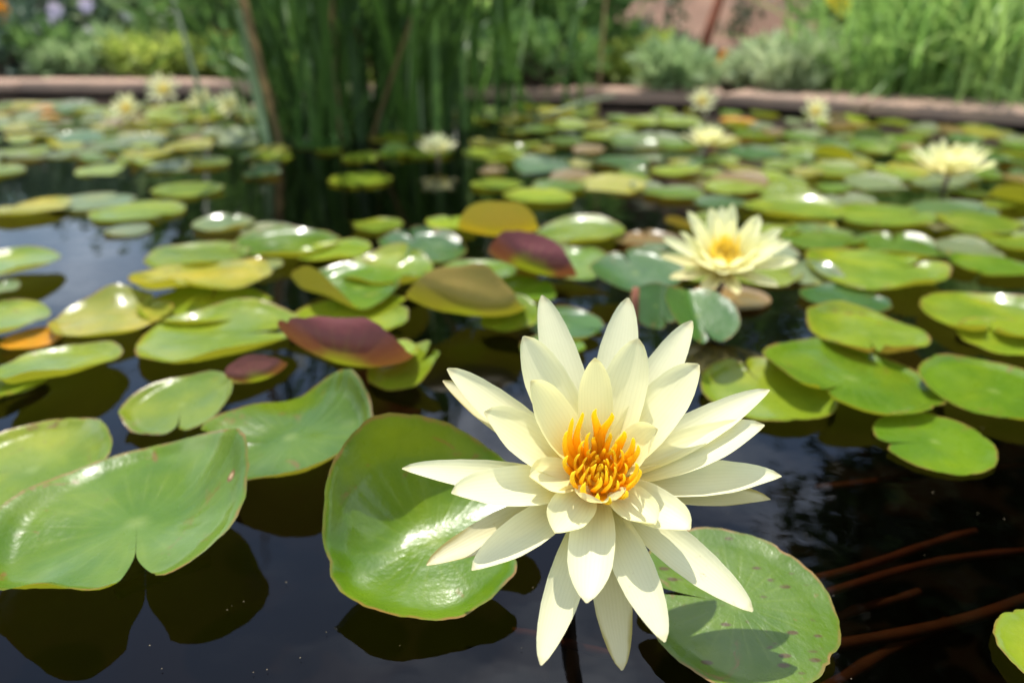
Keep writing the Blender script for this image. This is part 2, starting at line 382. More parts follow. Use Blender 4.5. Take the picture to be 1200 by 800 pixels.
def pad(px, py, w, label, tint='g', maroon=0.15, z=0.004, name='lily_pad', group=None, mat=None, stem=False, cat='lily pad', lift=None, **kw):
    c = at(px, py, z); rad = w / 2 / FPX * depth_of(c)
    seed = kw.pop('seed', int(px * 7 + py * 13))
    if 'lips' not in kw and 'folds' not in kw:
        q = random.Random(seed); g_ = 0.35 if py < 262 else 0.65; kw['lips'] = [(a_, w_, h_ * g_) for a_, w_, h_ in [(270 + q.uniform(-45, 45), q.uniform(22, 50), q.uniform(0.05, 0.17)), (q.uniform(0, 360), 30, q.uniform(-.06, .1)), (90 + q.uniform(-40, 40), 42, q.uniform(.01, .05)), (q.uniform(180, 360), 14, q.uniform(0, .1))]]
    if py < 262 and 'folds' not in kw: kw['wav'] = kw.get('wav', .03) * .5; kw['rim'] = kw.get('rim', .05) * .6
    P, F, A = pad_mesh(rad, seed=seed, **kw)
    m = mesh(name, P, F, mat or M_PAD, {'pad': A})
    o = obj(name, m, None, c)
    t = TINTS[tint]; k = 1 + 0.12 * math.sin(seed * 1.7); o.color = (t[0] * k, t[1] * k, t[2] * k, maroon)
    lo = P[:, 2].min() + c.z
    if lift is None and lo < -0.003: o.location.z += -0.003 - lo
    elif lift is not None: o.location.z += lift
    tag(o, label, cat, group)
    PAD_SPOTS.append((c.x, c.y, rad))
    return o
NEAR = dict(res=2)
# --- the nearest pads
pad(160, 612, 312, 'large glossy green pad at the front left with a brown spot on its lobe', 'g', 0.1, 0.012, notch=294, nh=30, rn=0.45, seed=9020, mat=M_PAD_SPOT,
    curls=((355, 40, 0.2), (35, 40, 0.26), (80, 30, 0.1), (150, 50, 0.08)), lips=((265, 16, 0.12), (200, 30, .05)), tilt=(-1, 3), wav=0.055, rim=0.07, **NEAR)
pad(38, 550, 184, 'broad pale green pad cut by the left frame edge behind the notched front pad', 'lg', 0.1, 0.003, notch=190, tilt=(3, 0), wav=0.04, rim=0.09, curls=((60, 50, 0.14),), **NEAR)
pad(508, 632, 258, 'large pad with upturned brown rim directly under the big flower on its left side', 'g', 0.1, 0.012, notch=-18, nh=30,
    lips=((165, 45, .2), (110, 40, .16)), curls=((172, 34, 0.36), (135, 30, 0.2), (330, 40, 0.08)), folds=((112, -0.05, 54, 0.8),), tilt=(5, 2), wav=0.05, rim=0.05, **NEAR)
pad(862, 706, 232, 'speckled green pad below the big flower on its right side', 'g', 0.1, 0.012, notch=170, nh=10,
    mat=M_PAD_SPECK, lips=(), tilt=(9, -1), wav=0.02, rim=0.025, **NEAR)
pad(1095, 517, 134, 'small flat oval pad alone on dark water to the right of the flower', 'g', 0.2, 0.003, notch=185, nh=6, wav=0.012, rim=0.02, lips=(), tilt=(2, 0), **NEAR)
pad(1262, 775, 168, 'pad cut off by the lower right corner of the picture', 'lg', 0.1, 0.003, notch=20, wav=0.02, rim=0.03, **NEAR)
pad(997, 443, 205, 'green pad tilted over the water with shaded front edge, notch at its lower left', 'g', 0.15, 0.008, notch=225, nh=10, tilt=(1, -5), curls=((190, 40, 0.1), (20, 60, -0.06)), wav=0.04, rim=0.04, **NEAR)
pad(900, 458, 158, 'yellowish green pad half hidden behind the flower tips and the tilted green pad', 'lg', 0.2, 0.004, notch=100, wav=0.03, rim=0.04, tilt=(3, 0), **NEAR)
pad(1165, 458, 160, 'big round green pad cut by the right frame edge above the small oval pad', 'g', 0.15, 0.006, notch=330, tilt=(4, -2), wav=0.03, rim=0.04, **NEAR)
pad(1012, 390, 142, 'light green pad with a notch in its near edge behind the tilted green pad', 'lg', 0.6, 0.01, notch=262, nh=12, tilt=(1, -2), curls=((165, 30, 0.12),), wav=0.05, rim=0.08, **NEAR)
pad(1160, 372, 155, 'pale green pad at the right frame edge with a split along its near side', 'lg', 0.2, 0.006, notch=240, nh=14, tilt=(0, 0), wav=0.04, rim=0.05)
pad(1188, 398, 120, 'pad at the right frame edge overlapped by the pale split pad', 'yg', 0.2, 0.003, notch=90, wav=0.03, rim=0.04)
pad(1025, 317, 160, 'wide light green pad on the right with white sheen along its far edge', 'lg', 0.2, 0.006, notch=20, tilt=(0, 0), wav=0.04, rim=0.07)
pad(990, 351, 100, 'thin dark pad below the wide sheeny pad on the right', 'dg', 0.5, 0.003, notch=10, wav=0.03, rim=0.03)
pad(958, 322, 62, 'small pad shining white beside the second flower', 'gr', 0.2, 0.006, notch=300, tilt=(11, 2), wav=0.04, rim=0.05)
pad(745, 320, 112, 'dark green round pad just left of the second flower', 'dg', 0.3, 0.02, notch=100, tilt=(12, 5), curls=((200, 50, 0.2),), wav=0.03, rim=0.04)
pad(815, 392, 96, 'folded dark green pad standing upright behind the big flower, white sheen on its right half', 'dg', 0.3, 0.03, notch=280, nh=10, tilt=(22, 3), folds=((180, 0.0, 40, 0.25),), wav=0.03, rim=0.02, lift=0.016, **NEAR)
pad(768, 366, 62, 'narrow dark leaf blade standing beside the reddish stalk behind the flower', 'dg', 0.3, 0.03, notch=300, tilt=(42, -8), folds=((0, 0.1, 35, 0.3),), wav=0.03, rim=0.02, lift=0.006, **NEAR)
# --- folded and upturned pads in the middle
pad(408, 432, 160, 'folded pad showing a plump maroon underside, left of the big flower', 'yg', 1.0, 0.012, notch=60, folds=((262, -0.05, 135, 0.42),), sag=.3, tilt=(-3, -8), wav=0.05, rim=0.04, lift=0.004, **NEAR)
pad(476, 432, 92, 'bright green pad tongues sticking out behind the maroon folded pad', 'yg', 0.2, 0.01, notch=20, nh=30, tilt=(8, 14), curls=((40, 30, 0.3), (340, 25, 0.2)), wav=0.08, rim=0.04, **NEAR)
pad(545, 374, 138, 'folded pad with its yellow green underside turned to the viewer, above the left petals', 'yg', 0.35, 0.012, notch=80, folds=((262, -0.08, 128, 0.34),), sag=.16, tilt=(0, -7), wav=0.12, rim=0.06, lift=0.004, **NEAR)
pad(598, 372, 72, 'light green pad lobe curling out from the yellow folded pad', 'lg', 0.2, 0.012, notch=160, tilt=(10, 6), curls=((60, 60, 0.3),), wav=0.06, rim=0.06, **NEAR)
pad(622, 326, 108, 'domed maroon folded pad in the middle of the pond behind the big flower', 'g', 1.0, 0.018, notch=70, folds=((258, -0.12, 128, 0.38),), sag=.14, tilt=(0, -13), wav=0.07, rim=0.03, lift=0.006)
pad(585, 283, 92, 'bright orange dying pad standing on edge behind the maroon dome', 'o', 0.0, 0.016, notch=60, folds=((268, -0.1, 95, 0.3),), sag=.18, tilt=(0, 0), wav=0.05, rim=0.04, lift=0.006)
pad(672, 312, 88, 'green pad with brown tilted edge between the maroon dome and the dark round pad', 'g', 0.4, 0.012, notch=120, tilt=(10, 10), curls=((180, 50, 0.2),), wav=0.05, rim=0.05)
pad(420, 338, 164, 'wavy green pad with an orange brown turned up left edge', 'g', 0.3, 0.012, notch=330, nh=12, folds=((225, 0.42, 75, 0.2),), tilt=(1, 3), curls=((330, 30, 0.15),), wav=0.07, rim=0.06, **NEAR)
pad(412, 378, 150, 'green pad lying between the wavy pad and the maroon folded pad', 'yg', 0.2, 0.006, notch=10, tilt=(0, 3), curls=((20, 40, 0.2),), wav=0.05, rim=0.05, **NEAR)
pad(605, 345, 92, 'green pad below the maroon dome with lit yellow front edge', 'g', 0.3, 0.008, notch=300, tilt=(6, 5), curls=((270, 40, 0.14),), wav=0.05, rim=0.06)
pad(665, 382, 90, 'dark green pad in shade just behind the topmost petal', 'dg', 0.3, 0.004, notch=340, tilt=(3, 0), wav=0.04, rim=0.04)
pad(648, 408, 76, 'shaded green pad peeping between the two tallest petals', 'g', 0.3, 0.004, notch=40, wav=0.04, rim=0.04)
pad(495, 292, 104, 'dark green raised pad with grey sheen in front of the orange pad', 'dg', 0.2, 0.014, notch=120, tilt=(9, -2), curls=((190, 60, 0.15),), wav=0.05, rim=0.05)
pad(560, 322, 90, 'shaded green pad beside the maroon dome on its left', 'g', 0.4, 0.01, notch=190, tilt=(5, 0), wav=0.05, rim=0.05)
# --- left middle
pad(258, 394, 188, 'wide pale green pad in the left middle with notch on its right side', 'lg', 0.2, 0.008, notch=8, nh=24, tilt=(-2, 3), curls=((100, 60, 0.07),), wav=0.05, rim=0.05, **NEAR)
pad(213, 474, 130, 'rounded pale green pad above the notched front pad', 'lg', 0.2, 0.01, notch=285, tilt=(8, 6), curls=((10, 40, 0.1),), wav=0.04, rim=0.05, **NEAR)
pad(306, 452, 72, 'curled pad edge, maroon on top and yellow below, beside the rounded pale pad', 'yg', 0.95, 0.012, notch=200, folds=((278, -0.1, 120, 0.3),), sag=.25, tilt=(0, 12), wav=0.06, rim=0.05, lift=0.004, **NEAR)
pad(340, 512, 214, 'shiny wavy green pad left of the big flower with a shaded hollow', 'g', 0.3, 0.012, notch=190, nh=5, tilt=(1, 7), curls=((105, 22, -0.05), (45, 40, 0.24), (155, 35, 0.16)), lips=((300, 40, .14), (20, 25, .1)), wav=0.06, rim=0.07, **NEAR)
pad(238, 328, 152, 'yellow green pad topping a pair of stacked pads on the left', 'y', 0.1, 0.014, notch=265, nh=16, tilt=(-2, 0), curls=((265, 40, 0.14),), wav=0.06, rim=0.07)
pad(242, 360, 146, 'yellow pad lying under the topmost of the stacked pair on the left', 'yg', 0.1, 0.004, notch=100, tilt=(-1, 0), wav=0.05, rim=0.05)
pad(232, 302, 118, 'pale pad just behind the stacked yellow pair', 'lg', 0.1, 0.006, notch=45, wav=0.04, rim=0.05)
pad(132, 373, 136, 'yellowish pad with a pointed raised edge on open water at the left', 'y', 0.1, 0.008, notch=60, tilt=(0, 0), curls=((110, 25, 0.25),), wav=0.05, rim=0.06)
pad(66, 430, 144, 'pale pad with a notch and sheen at the left edge above the cut off pad', 'lg', 0.1, 0.01, notch=235, nh=22, tilt=(-5, 2), curls=((320, 40, 0.12),), wav=0.05, rim=0.08, **NEAR)
pad(4, 452, 90, 'green pad lobe at the left frame edge under the pale notched pad', 'lg', 0.2, 0.004, notch=100, tilt=(0, 0), wav=0.04, rim=0.06, **NEAR)
pad(6, 375, 94, 'pad at the left frame edge with pale sheen and dark lower rim', 'lg', 0.2, 0.012, notch=200, tilt=(3, 0), wav=0.05, rim=0.08)
pad(36, 398, 66, 'small tan dying pad beneath the sheeny pad at the left frame edge', 'o', 0.1, 0.003, notch=200, wav=0.03, rim=0.03)
pad(14, 309, 104, 'pad with white sheen at the left frame edge over open water', 'lg', 0.2, 0.012, notch=180, tilt=(1, 0), wav=0.04, rim=0.06)
pad(-4, 338, 48, 'sliver of a small pad at the left frame edge', 'gr', 0.2, 0.006, notch=100, tilt=(2, 0), wav=0.04, rim=0.05)
pad(338, 287, 124, 'broad green pad with pale far edge left of the middle', 'g', 0.2, 0.006, notch=10, tilt=(0, 0), wav=0.04, rim=0.06)
pad(392, 295, 86, 'yellow green pad next to the broad green pad left of the middle', 'yg', 0.2, 0.01, notch=150, tilt=(1, 4), wav=0.05, rim=0.05)
pad(455, 318, 110, 'light green pad with folded crest behind the wavy orange edged pad', 'lg', 0.2, 0.012, notch=60, tilt=(3, 0), curls=((60, 40, 0.2),), wav=0.06, rim=0.06)
pad(306, 311, 50, 'very pale small pad right of the stacked yellow pair', 'gr', 0.1, 0.006, notch=200, tilt=(3, 0), wav=0.04, rim=0.05)
pad(442, 264, 60, 'small green pad at the edge of the dark open water', 'lg', 0.2, 0.004, notch=200, wav=0.03, rim=0.03)
pad(530, 262, 62, 'yellow green pad left of the orange dying pad', 'yg', 0.2, 0.006, notch=100, tilt=(1, 0), wav=0.04, rim=0.04)
pad(680, 272, 104, 'pale green pad with white sheen on its right end, right of the orange pad', 'lg', 0.2, 0.006, notch=240, tilt=(2, 3), wav=0.05, rim=0.05)
pad(640, 291, 60, 'small teal green pad behind the maroon dome', 'g', 0.2, 0.004, notch=20, wav=0.04, rim=0.04)
pad(760, 283, 80, 'greyish maroon pad behind the dark round pad', 'b', 0.8, 0.004, notch=90, wav=0.04, rim=0.05)
# --- behind
pad(220, 222, 84, 'lone oval pad with pale surface on dark water behind the left pads', 'lg', 0.2, 0.004, notch=30, tilt=(0, 0), wav=0.03, rim=0.04)
pad(36, 244, 86, 'yellow edged pad at the left edge beyond the open water', 'y', 0.2, 0.006, notch=150, tilt=(0, 3), wav=0.05, rim=0.06)
pad(108, 237, 92, 'pale pad beside the yellow edged pad beyond the open water', 'gr', 0.2, 0.003, notch=70, wav=0.03, rim=0.03)
pad(162, 248, 104, 'pale green pad at the far end of the open water', 'lg', 0.2, 0.003, notch=330, wav=0.03, rim=0.04)
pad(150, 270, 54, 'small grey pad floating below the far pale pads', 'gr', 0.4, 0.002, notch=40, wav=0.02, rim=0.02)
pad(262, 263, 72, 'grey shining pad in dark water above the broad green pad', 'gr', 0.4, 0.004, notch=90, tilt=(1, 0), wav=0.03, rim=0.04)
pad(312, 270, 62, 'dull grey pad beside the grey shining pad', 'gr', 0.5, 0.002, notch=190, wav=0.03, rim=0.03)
pad(422, 210, 76, 'flat yellow green pad in front of the reeds', 'yg', 0.2, 0.003, notch=180, wav=0.03, rim=0.03)
pad(631, 230, 84, 'lone yellow green oval pad in the dark water of the middle', 'yg', 0.2, 0.003, notch=200, wav=0.02, rim=0.03)
pad(582, 216, 62, 'light pad just behind the lone oval pad', 'lg', 0.2, 0.003, notch=20, wav=0.03, rim=0.03)
pad(730, 209, 68, 'yellow green oval pad right of the middle dark water', 'yg', 0.2, 0.003, notch=100, wav=0.03, rim=0.03)
pad(930, 245, 112, 'yellow rimmed pad above the second flower', 'lg', 0.2, 0.008, notch=200, tilt=(0, 0), wav=0.04, rim=0.05)
pad(1040, 254, 110, 'green pad between the second flower and the flower at the right', 'lg', 0.2, 0.006, notch=20, tilt=(0, 2), wav=0.04, rim=0.05)
pad(1148, 262, 96, 'oval green pad below the flower at the right', 'lg', 0.2, 0.008, notch=120, tilt=(1, 0), wav=0.04, rim=0.05)
pad(1160, 312, 92, 'green pad at the right beyond the pale split pad', 'g', 0.3, 0.004, notch=220, tilt=(0, 0), wav=0.04, rim=0.05)
pad(1050, 290, 110, 'long green pad behind the wide sheeny pad', 'g', 0.2, 0.003, notch=70, wav=0.04, rim=0.05)
pad(962, 280, 100, 'green pad just right of the second flower', 'g', 0.2, 0.004, notch=10, wav=0.04, rim=0.05)
pad(1195, 285, 84, 'pad at the right frame edge beyond the oval green pad', 'lg', 0.2, 0.006, notch=170, wav=0.04, rim=0.05)
pad(856, 350, 90, 'brown shaded pad under the second flower', 'b', 0.7, 0.002, notch=200, wav=0.03, rim=0.03)

# --- the mats of pads farther off
def zone_ok(px, py):
    if py < 170 and px < 300: return 'left'
    if px < 330 and 170 <= py < 262:
        return 'left' if (py < 205) else None
    if 300 <= px < 570: return 'reeds' if py < 186 and random.random() < 0.3 else None
    if 570 <= px < 760: return 'middle' if py < 222 and random.random() < 0.75 else None
    if px >= 760: return 'right' if py < 345 and random.random() < (1.0 if py < 240 else 0.35) else None
    return None
ZONE = {'left': ('far left mat', 'pads of the far left mat'), 'reeds': ('reed water', 'pads among the reeds'),
        'middle': ('middle water', 'pads of the far middle water'), 'right': ('right mat', 'pads of the right mat')}
TWORD = {'g': 'green', 'lg': 'light green', 'yg': 'yellow green', 'y': 'yellow', 'gr': 'greyish', 'o': 'orange', 'b': 'brown', 'dg': 'dark green'}
MARKS = {'left': [(193, 108, 'coping lily'), (150, 130, 'leftmost yellow lily'), (270, 124, 'cream lily'), (36, 244, 'yellow pad'), (220, 222, 'lone oval pad'), (20, 170, 'left frame edge'), (110, 190, 'far pale pads')],
         'reeds': [(372, 168, 'dense reed clump'), (440, 158, 'middle reed clump'), (513, 182, 'whitish lily'), (422, 210, 'flat pad before the reeds')],
         'middle': [(665, 130, 'rightmost reed clump'), (631, 230, 'lone oval pad'), (730, 209, 'yellowish oval pad'), (640, 165, 'bent reed')],
         'right': [(850, 280, 'second flower'), (1112, 207, 'lily at right edge'), (828, 160, 'upright pale lily'), (822, 121, 'round yellow lily'), (954, 133, 'yellow lily'), (1025, 317, 'wide sheeny pad'), (1160, 140, 'coping end'), (930, 245, 'yellow rimmed pad'), (1160, 290, 'oval green pad'), (930, 190, 'mat middle')]}
FAR_USED = set()
def far_label(tn, zn, px, py, rad):
    size = 'small ' if rad < 0.044 else 'broad ' if rad > 0.056 else ''
    ms = sorted(MARKS[zn], key=lambda q: (q[0] - px) ** 2 + 4 * (q[1] - py) ** 2)
    for m in ms[:3]:
        dx, dy = px - m[0], (py - m[1]) * 2.5
        d = ('right of' if dx > 0 else 'left of') if abs(dx) > abs(dy) else ('in front of' if dy > 0 else 'behind')
        for pre in ('', size):
            l = '%s%s pad of the %s, %s the %s' % (pre, TWORD[tn], ZONE[zn][0], d, m[2])
            if l not in FAR_USED: FAR_USED.add(l); return l
    for m in ms[3:]:
        l = '%s%s pad of the %s, %s the %s' % (size, TWORD[tn], ZONE[zn][0], 'well right of' if px > m[0] else 'well left of', m[2])
        if l not in FAR_USED: FAR_USED.add(l); return l
    return l
q_ = CAM + ray(848, 314) * 0.76; PAD_SPOTS.append((q_.x, q_.y, 0.07)); q_ = CAM + ray(1112, 205) * 1.2; PAD_SPOTS.append((q_.x, q_.y, 0.06))
farm = []
for s in range(18):
    P, F, A = pad_mesh(1.0, notch=s * 37, nh=8, tilt=(random.uniform(-2, 3) if s % 3 else random.uniform(5, 10), random.uniform(-4, 4)), wav=random.uniform(.01, .04), rim=0.035, seed=900 + s, res=0, lips=((random.uniform(230, 310), 40, random.uniform(.0, .06)),), curls=((random.uniform(0, 360), 40, random.uniform(0, 0.1)),), folds=((random.uniform(0, 360), .3, random.uniform(40, 80), .3),) if s % 9 == 4 else ())
    farm.append(mesh('lily_pad', P, F, M_PAD, {'pad': A}))
n_far = 0
for tries in range(9000):
    if n_far >= 300: break
    px, py = random.uniform(-40, 1240), 122 + 230 * random.random() ** 1.6
    zn = zone_ok(px, py)
    if not zn: continue
    c = at(px, py, 0.003)
    if c.y > edge_y(c.x) - 0.09: continue
    rad = random.choice([random.uniform(0.022, 0.04), random.uniform(.036, .06)])
    if any((c.x - x) ** 2 + (c.y - y) ** 2 < (0.64 * (rad + r_)) ** 2 for x, y, r_ in PAD_SPOTS): continue
    o = obj('lily_pad', random.choice(farm), None, c); o.scale = (rad, rad, rad); o.rotation_euler.z = random.uniform(-0.3, 0.3)
    tn = random.choices(['g', 'lg', 'yg', 'y', 'gr', 'o', 'b', 'dg'], ([5, 5, 3, 2, 3.5, .2, 1.2, 2.5] if zn != 'left' else [3, 3, 4, 4, 5, .5, 1.4, 2]))[0]; t = TINTS[tn]
    k = random.uniform(0.85, 1.2); o.color = (t[0] * k, t[1] * k, t[2] * k, random.choice([0.1, 0.2, 0.6]))
    tag(o, far_label(tn, zn, px, py, rad), 'lily pad', ZONE[zn][1]); PAD_SPOTS.append((c.x, c.y, rad)); n_far += 1

# ------------------------------------------------------------------ the big water lily
FC_PX, FC_DEPTH = (700, 562), 0.335
FC = CAM + ray(*FC_PX) * FC_DEPTH
ax_el, ax_az = R(60), R(0)
AX = Vector((math.sin(ax_az) * math.cos(ax_el), -math.cos(ax_az) * math.cos(ax_el), math.sin(ax_el))).normalized()
PW_U = [0, .1, .25, .4, .55, .7, .82, .9, .96, 1.0]
PW_W = [.42, .56, .8, .95, 1.0, .92, .74, .55, .33, .05]
def petal_geo(B, T, side_hint, normal, width, bulge, cup, nu=26, nv=11, seed=0, twist=0.0, hook=0.0, edge=0.2, wprof=PW_W, scuff=0.0):
    rg = np.random.default_rng(seed); ph = rg.uniform(0, 6.28, 4)
    L = (T - B).length; D = (T - B).normalized(); N = (normal - D * normal.dot(D)).normalized()
    P1 = B + (T - B) * 0.45 - N * (bulge * L)
    V = []; A = []
    us = np.linspace(0, 1, nu) ** 0.92
    for u in us:
        p = B * (1 - u) ** 2 + P1 * (2 * u * (1 - u)) + T * u * u
        tg = ((P1 - B) * (2 * (1 - u)) + (T - P1) * (2 * u)).normalized()
        n = (N - tg * N.dot(tg)).normalized(); s = tg.cross(n)
        q = Matrix.Rotation(twist * (u - 0.3), 3, tg); n = q @ n; s = q @ s
        w = width * float(np.interp(u, PW_U, wprof)) * 0.5
        c = cup * (0.75 + 0.9 * (1 - u) ** 2 + 0.8 * max(0, (u - 0.75) / 0.25))
        for j in range(nv):
            v = -1 + 2 * j / (nv - 1)
            wob = 0.03 * width * math.sin(7 * u + ph[0] + 1.5 * v) * abs(v)
            e = edge * max(0, abs(v) - 0.7) / 0.3
            off = w * (c * v * v + e * 0.5) + wob * 0.35 + hook * L * max(0, u - 0.85) ** 2 * 8
            V.append(p + s * (v * w * (1 - 0.18 * c * v * v)) + n * off); A.append((u, v, scuff))
    return V, grid_faces(nu, nv), A
def cone_hit(px, py, slope, a0=0.0):
    """where the sight line through a petal's tip meets the bowl of its whorl"""
    d = ray(px, py); best = None
    def f(t):
        q = CAM + d * t - FC; a = q.dot(AX); r = (q - AX * a).length
        return a - a0 - slope * r
    ts = np.linspace(FC_DEPTH * 0.6, FC_DEPTH * 1.45, 300); fs = [f(t) for t in ts]
    c = [0.5 * (ts[i] + ts[i + 1]) for i in range(299) if fs[i] * fs[i + 1] <= 0]
    if c: t = min(c, key=lambda t: abs(t - FC_DEPTH))
    else: t = ts[int(np.argmin(np.abs(fs)))]
    return CAM + d * t
lily = empty('water_lily', FC); tag(lily, 'large pale cream water lily with orange stamens in sharp focus at the front', 'water lily')
# tip pixel, width in pixels, whorl slope, bulge, cup, kind, twist
PETALS = [
 # outer whorl
 (635, 346, 50, 0.22, .03, .30, 'p', 0.1), (736, 349, 52, 0.22, .03, .26, 'p', -0.1), (811, 376, 50, 0.2, .03, .34, 'p', -0.35),
 (902, 457, 52, 0.12, .05, .34, 'p', -0.5), (524, 432, 52, 0.2, .05, .3, 'p', 0.25), (519, 446, 40, 0.05, .05, .3, 's', 0.2),
 (471, 549, 46, 0.1, .05, .3, 'p', 0.35), (500, 662, 52, -0.05, .06, .35, 's', 0.45), (553, 668, 56, 0.04, .05, .34, 'p', 0.35),
 (634, 779, 52, -0.12, .09, .34, 'p', 0.3), (729, 785, 52, -0.32, .06, .25, 's', 0.1), (779, 752, 58, -0.02, .05, .34, 'p', -0.15),
 (882, 716, 60, -0.08, .05, .30, 'p', -0.25), (903, 585, 44, -0.1, .05, .36, 's', -0.5), (916, 558, 56, 0.0, .05, .34, 'p', -0.5),
 (896, 498, 62, 0.12, .05, .34, 'p', -0.5),
 # middle whorl
 (613, 394, 58, 0.5, .07, .32, 'p', 0.2), (748, 397, 54, 0.5, .07, .28, 'p', -0.1), (819, 427, 60, 0.42, .07, .34, 'p', -0.4),
 (567, 483, 62, 0.42, .08, .32, 'p', 0.3), (529, 578, 58, 0.26, .06, .34, 'p', 0.4), (687, 706, 58, 0.14, .05, .36, 'p', 0.05),
 (809, 620, 60, 0.22, .06, .34, 'p', -0.4),
 # inner whorl
 (622, 446, 54, 0.85, .1, .36, 'p', 0.2), (697, 419, 42, 0.85, .1, .4, 'p', 0.0), (620, 558, 50, 0.42, .10, .36, 'p', 0.3),
 (771, 503, 54, 0.9, .14, .5, 'p', -0.7), (650, 624, 54, 0.26, .06, .36, 'p', 0.15), (768, 614, 50, 0.36, .08, .4, 'p', -0.3),
 (706, 588, 64, 0.95, .16, .5, 'p', 0.2),
]
WIDEP = [.5, .7, .9, 1.0, 1.0, .95, .8, .61, .38, .06]
for i, (px, py, w, sl, bul, cup, kd, tw) in enumerate(PETALS):
    T = cone_hit(px, py, sl)
    q = T - FC; rad_dir = (q - AX * q.dot(AX)).normalized()
    inner = i >= 23; mid = 16 <= i < 23
    B = FC + rad_dir * (0.010 if inner else 0.009 if mid else 0.008) + AX * (0.004 if inner else 0.0 if mid else -0.004)
    D = (T - B).normalized(); N = AX - D * AX.dot(D)
    if sl > 0.7: N = N - rad_dir * 0.4
    Vv, Ff, Aa = petal_geo(B, T, None, N, w / FPX * (T - CAM).dot(ray(600, 400)) * (1.04 if (inner or mid) else 0.95), bul, cup * 0.8, seed=i, twist=tw, scuff=1.0 if i in (7, 9, 11, 12) else 0.0, wprof=WIDEP if (inner or mid) else PW_W)
    mt = M_SEPAL if kd == 's' else M_PETAL
    o = obj('sepal' if kd == 's' else 'petal', mesh('petal', [v - FC for v in Vv], Ff, mt, {'petal': Aa}), lily)
    k = 1.0; o.color = (k, k * (0.995 if inner else 1), k * (0.9 if inner else 1.0), 1)
# stamens
e1 = AX.cross(Vector((0, 0, 1))).normalized(); e2 = AX.cross(e1).normalized()
def stamen_geo(base, tip, out, w0, w1, bend, seed):
    V = []; A = []; n = 9; seg = 6; rg = random.Random(seed); kx = rg.uniform(-.6, .6)
    ctrl = base + (tip - base) * 0.55 + out * bend; side = (tip - base).cross(out).normalized()
    for i in range(n):
        u = i / (n - 1); p = base * (1 - u) ** 2 + ctrl * 2 * u * (1 - u) + tip * u * u
        p = p + side * kx * 0.12 * (tip - base).length * math.sin(u * 5.5)
        tg = (tip - base).normalized(); w = w0 * (1 - u) ** 0.8 + w1 * (1 if u < 0.97 else 0.5); th = max(0.00045, w * (0.28 + 0.5 * u)) 
        for k in range(seg):
            an = 2 * math.pi * k / seg
            V.append(p + side * math.cos(an) * w + out * math.sin(an) * min(th, w)); A.append((u, 0, 0))
    F = []
    for i in range(n - 1):
        for k in range(seg): F.append((i * seg + k, i * seg + (k + 1) % seg, (i + 1) * seg + (k + 1) % seg, (i + 1) * seg + k))
    F.append(tuple(range((n - 1) * seg, n * seg)))
    return V, F, A
def stamens(root, C, ax, s, rings, mat, name='stamen'):
    a1 = ax.cross(Vector((0.1, 0.2, 1))).normalized(); a2 = ax.cross(a1).normalized(); k = 0
    for (n, rb, rt, hh, w0, w1, bend) in rings:
        for i in range(n):
            k += 1; an = 2 * math.pi * (i + random.uniform(-.3, .3)) / n + n
            d = a1 * math.cos(an) + a2 * math.sin(an); h = hh * random.uniform(.75, 1.12) * (1.0 + 0.16 * d.y)
            base = C + d * rb * s + ax * 0.003 * s; tip = C + d * rt * s * random.uniform(.85, 1.12) + ax * h * s
            Vv, Ff, Aa = stamen_geo(base, tip, d, w0 * s, w1 * s, bend * s, k + n)
            obj(name, mesh(name, [v - root.location for v in Vv], Ff, mat, {'petal': Aa}), root)
stamens(lily, FC + AX * 0.001, AX, 0.92, [(16, .0098, .0168, .0275, .0026, .0005, .0065), (14, .0085, .0108, .0235, .0013, .0005, .0045), (12, .0062, .0062, .0195, .0010, .0005, .003), (10, .004, .0025, .0165, .0010, .0006, .002), (5, .0012, .0006, .0135, .0010, .0006, .0005)], M_STAMEN)
# receptacle and stalk
rv = []; n = 16
for zz, r_ in ((-0.012, .004), (-0.006, .0095), (0.0, .0115), (0.004, .0105), (0.006, .006), (0.0065, .0005)):
    for k in range(n):
        an = 2 * math.pi * k / n; rv.append(e1 * math.cos(an) * r_ + e2 * math.sin(an) * r_ + AX * zz)
rf = [(i * n + k, i * n + (k + 1) % n, (i + 1) * n + (k + 1) % n, (i + 1) * n + k) for i in range(5) for k in range(n)]
obj('receptacle', mesh('receptacle', rv, rf, M_STAMEN, {'petal': [(0.1, 0, 0)] * len(rv)}), lily)
Bz = FC - AX * 0.008
pts = [Bz, Bz + Vector((-.003, .008, -.02)), Bz + Vector((-.008, .016, -.05)), Bz + Vector((-.012, .022, -.1)), Bz + Vector((-.014, .03, -.2)), Bz + Vector((-.01, .06, -.46))]
tv, tf = tube(pts, [.0042, .0042, .0043, .0044, .0046, .005], 10)
obj('stem', mesh('stem', [v - FC for v in tv], tf, M_STEM_F), lily)

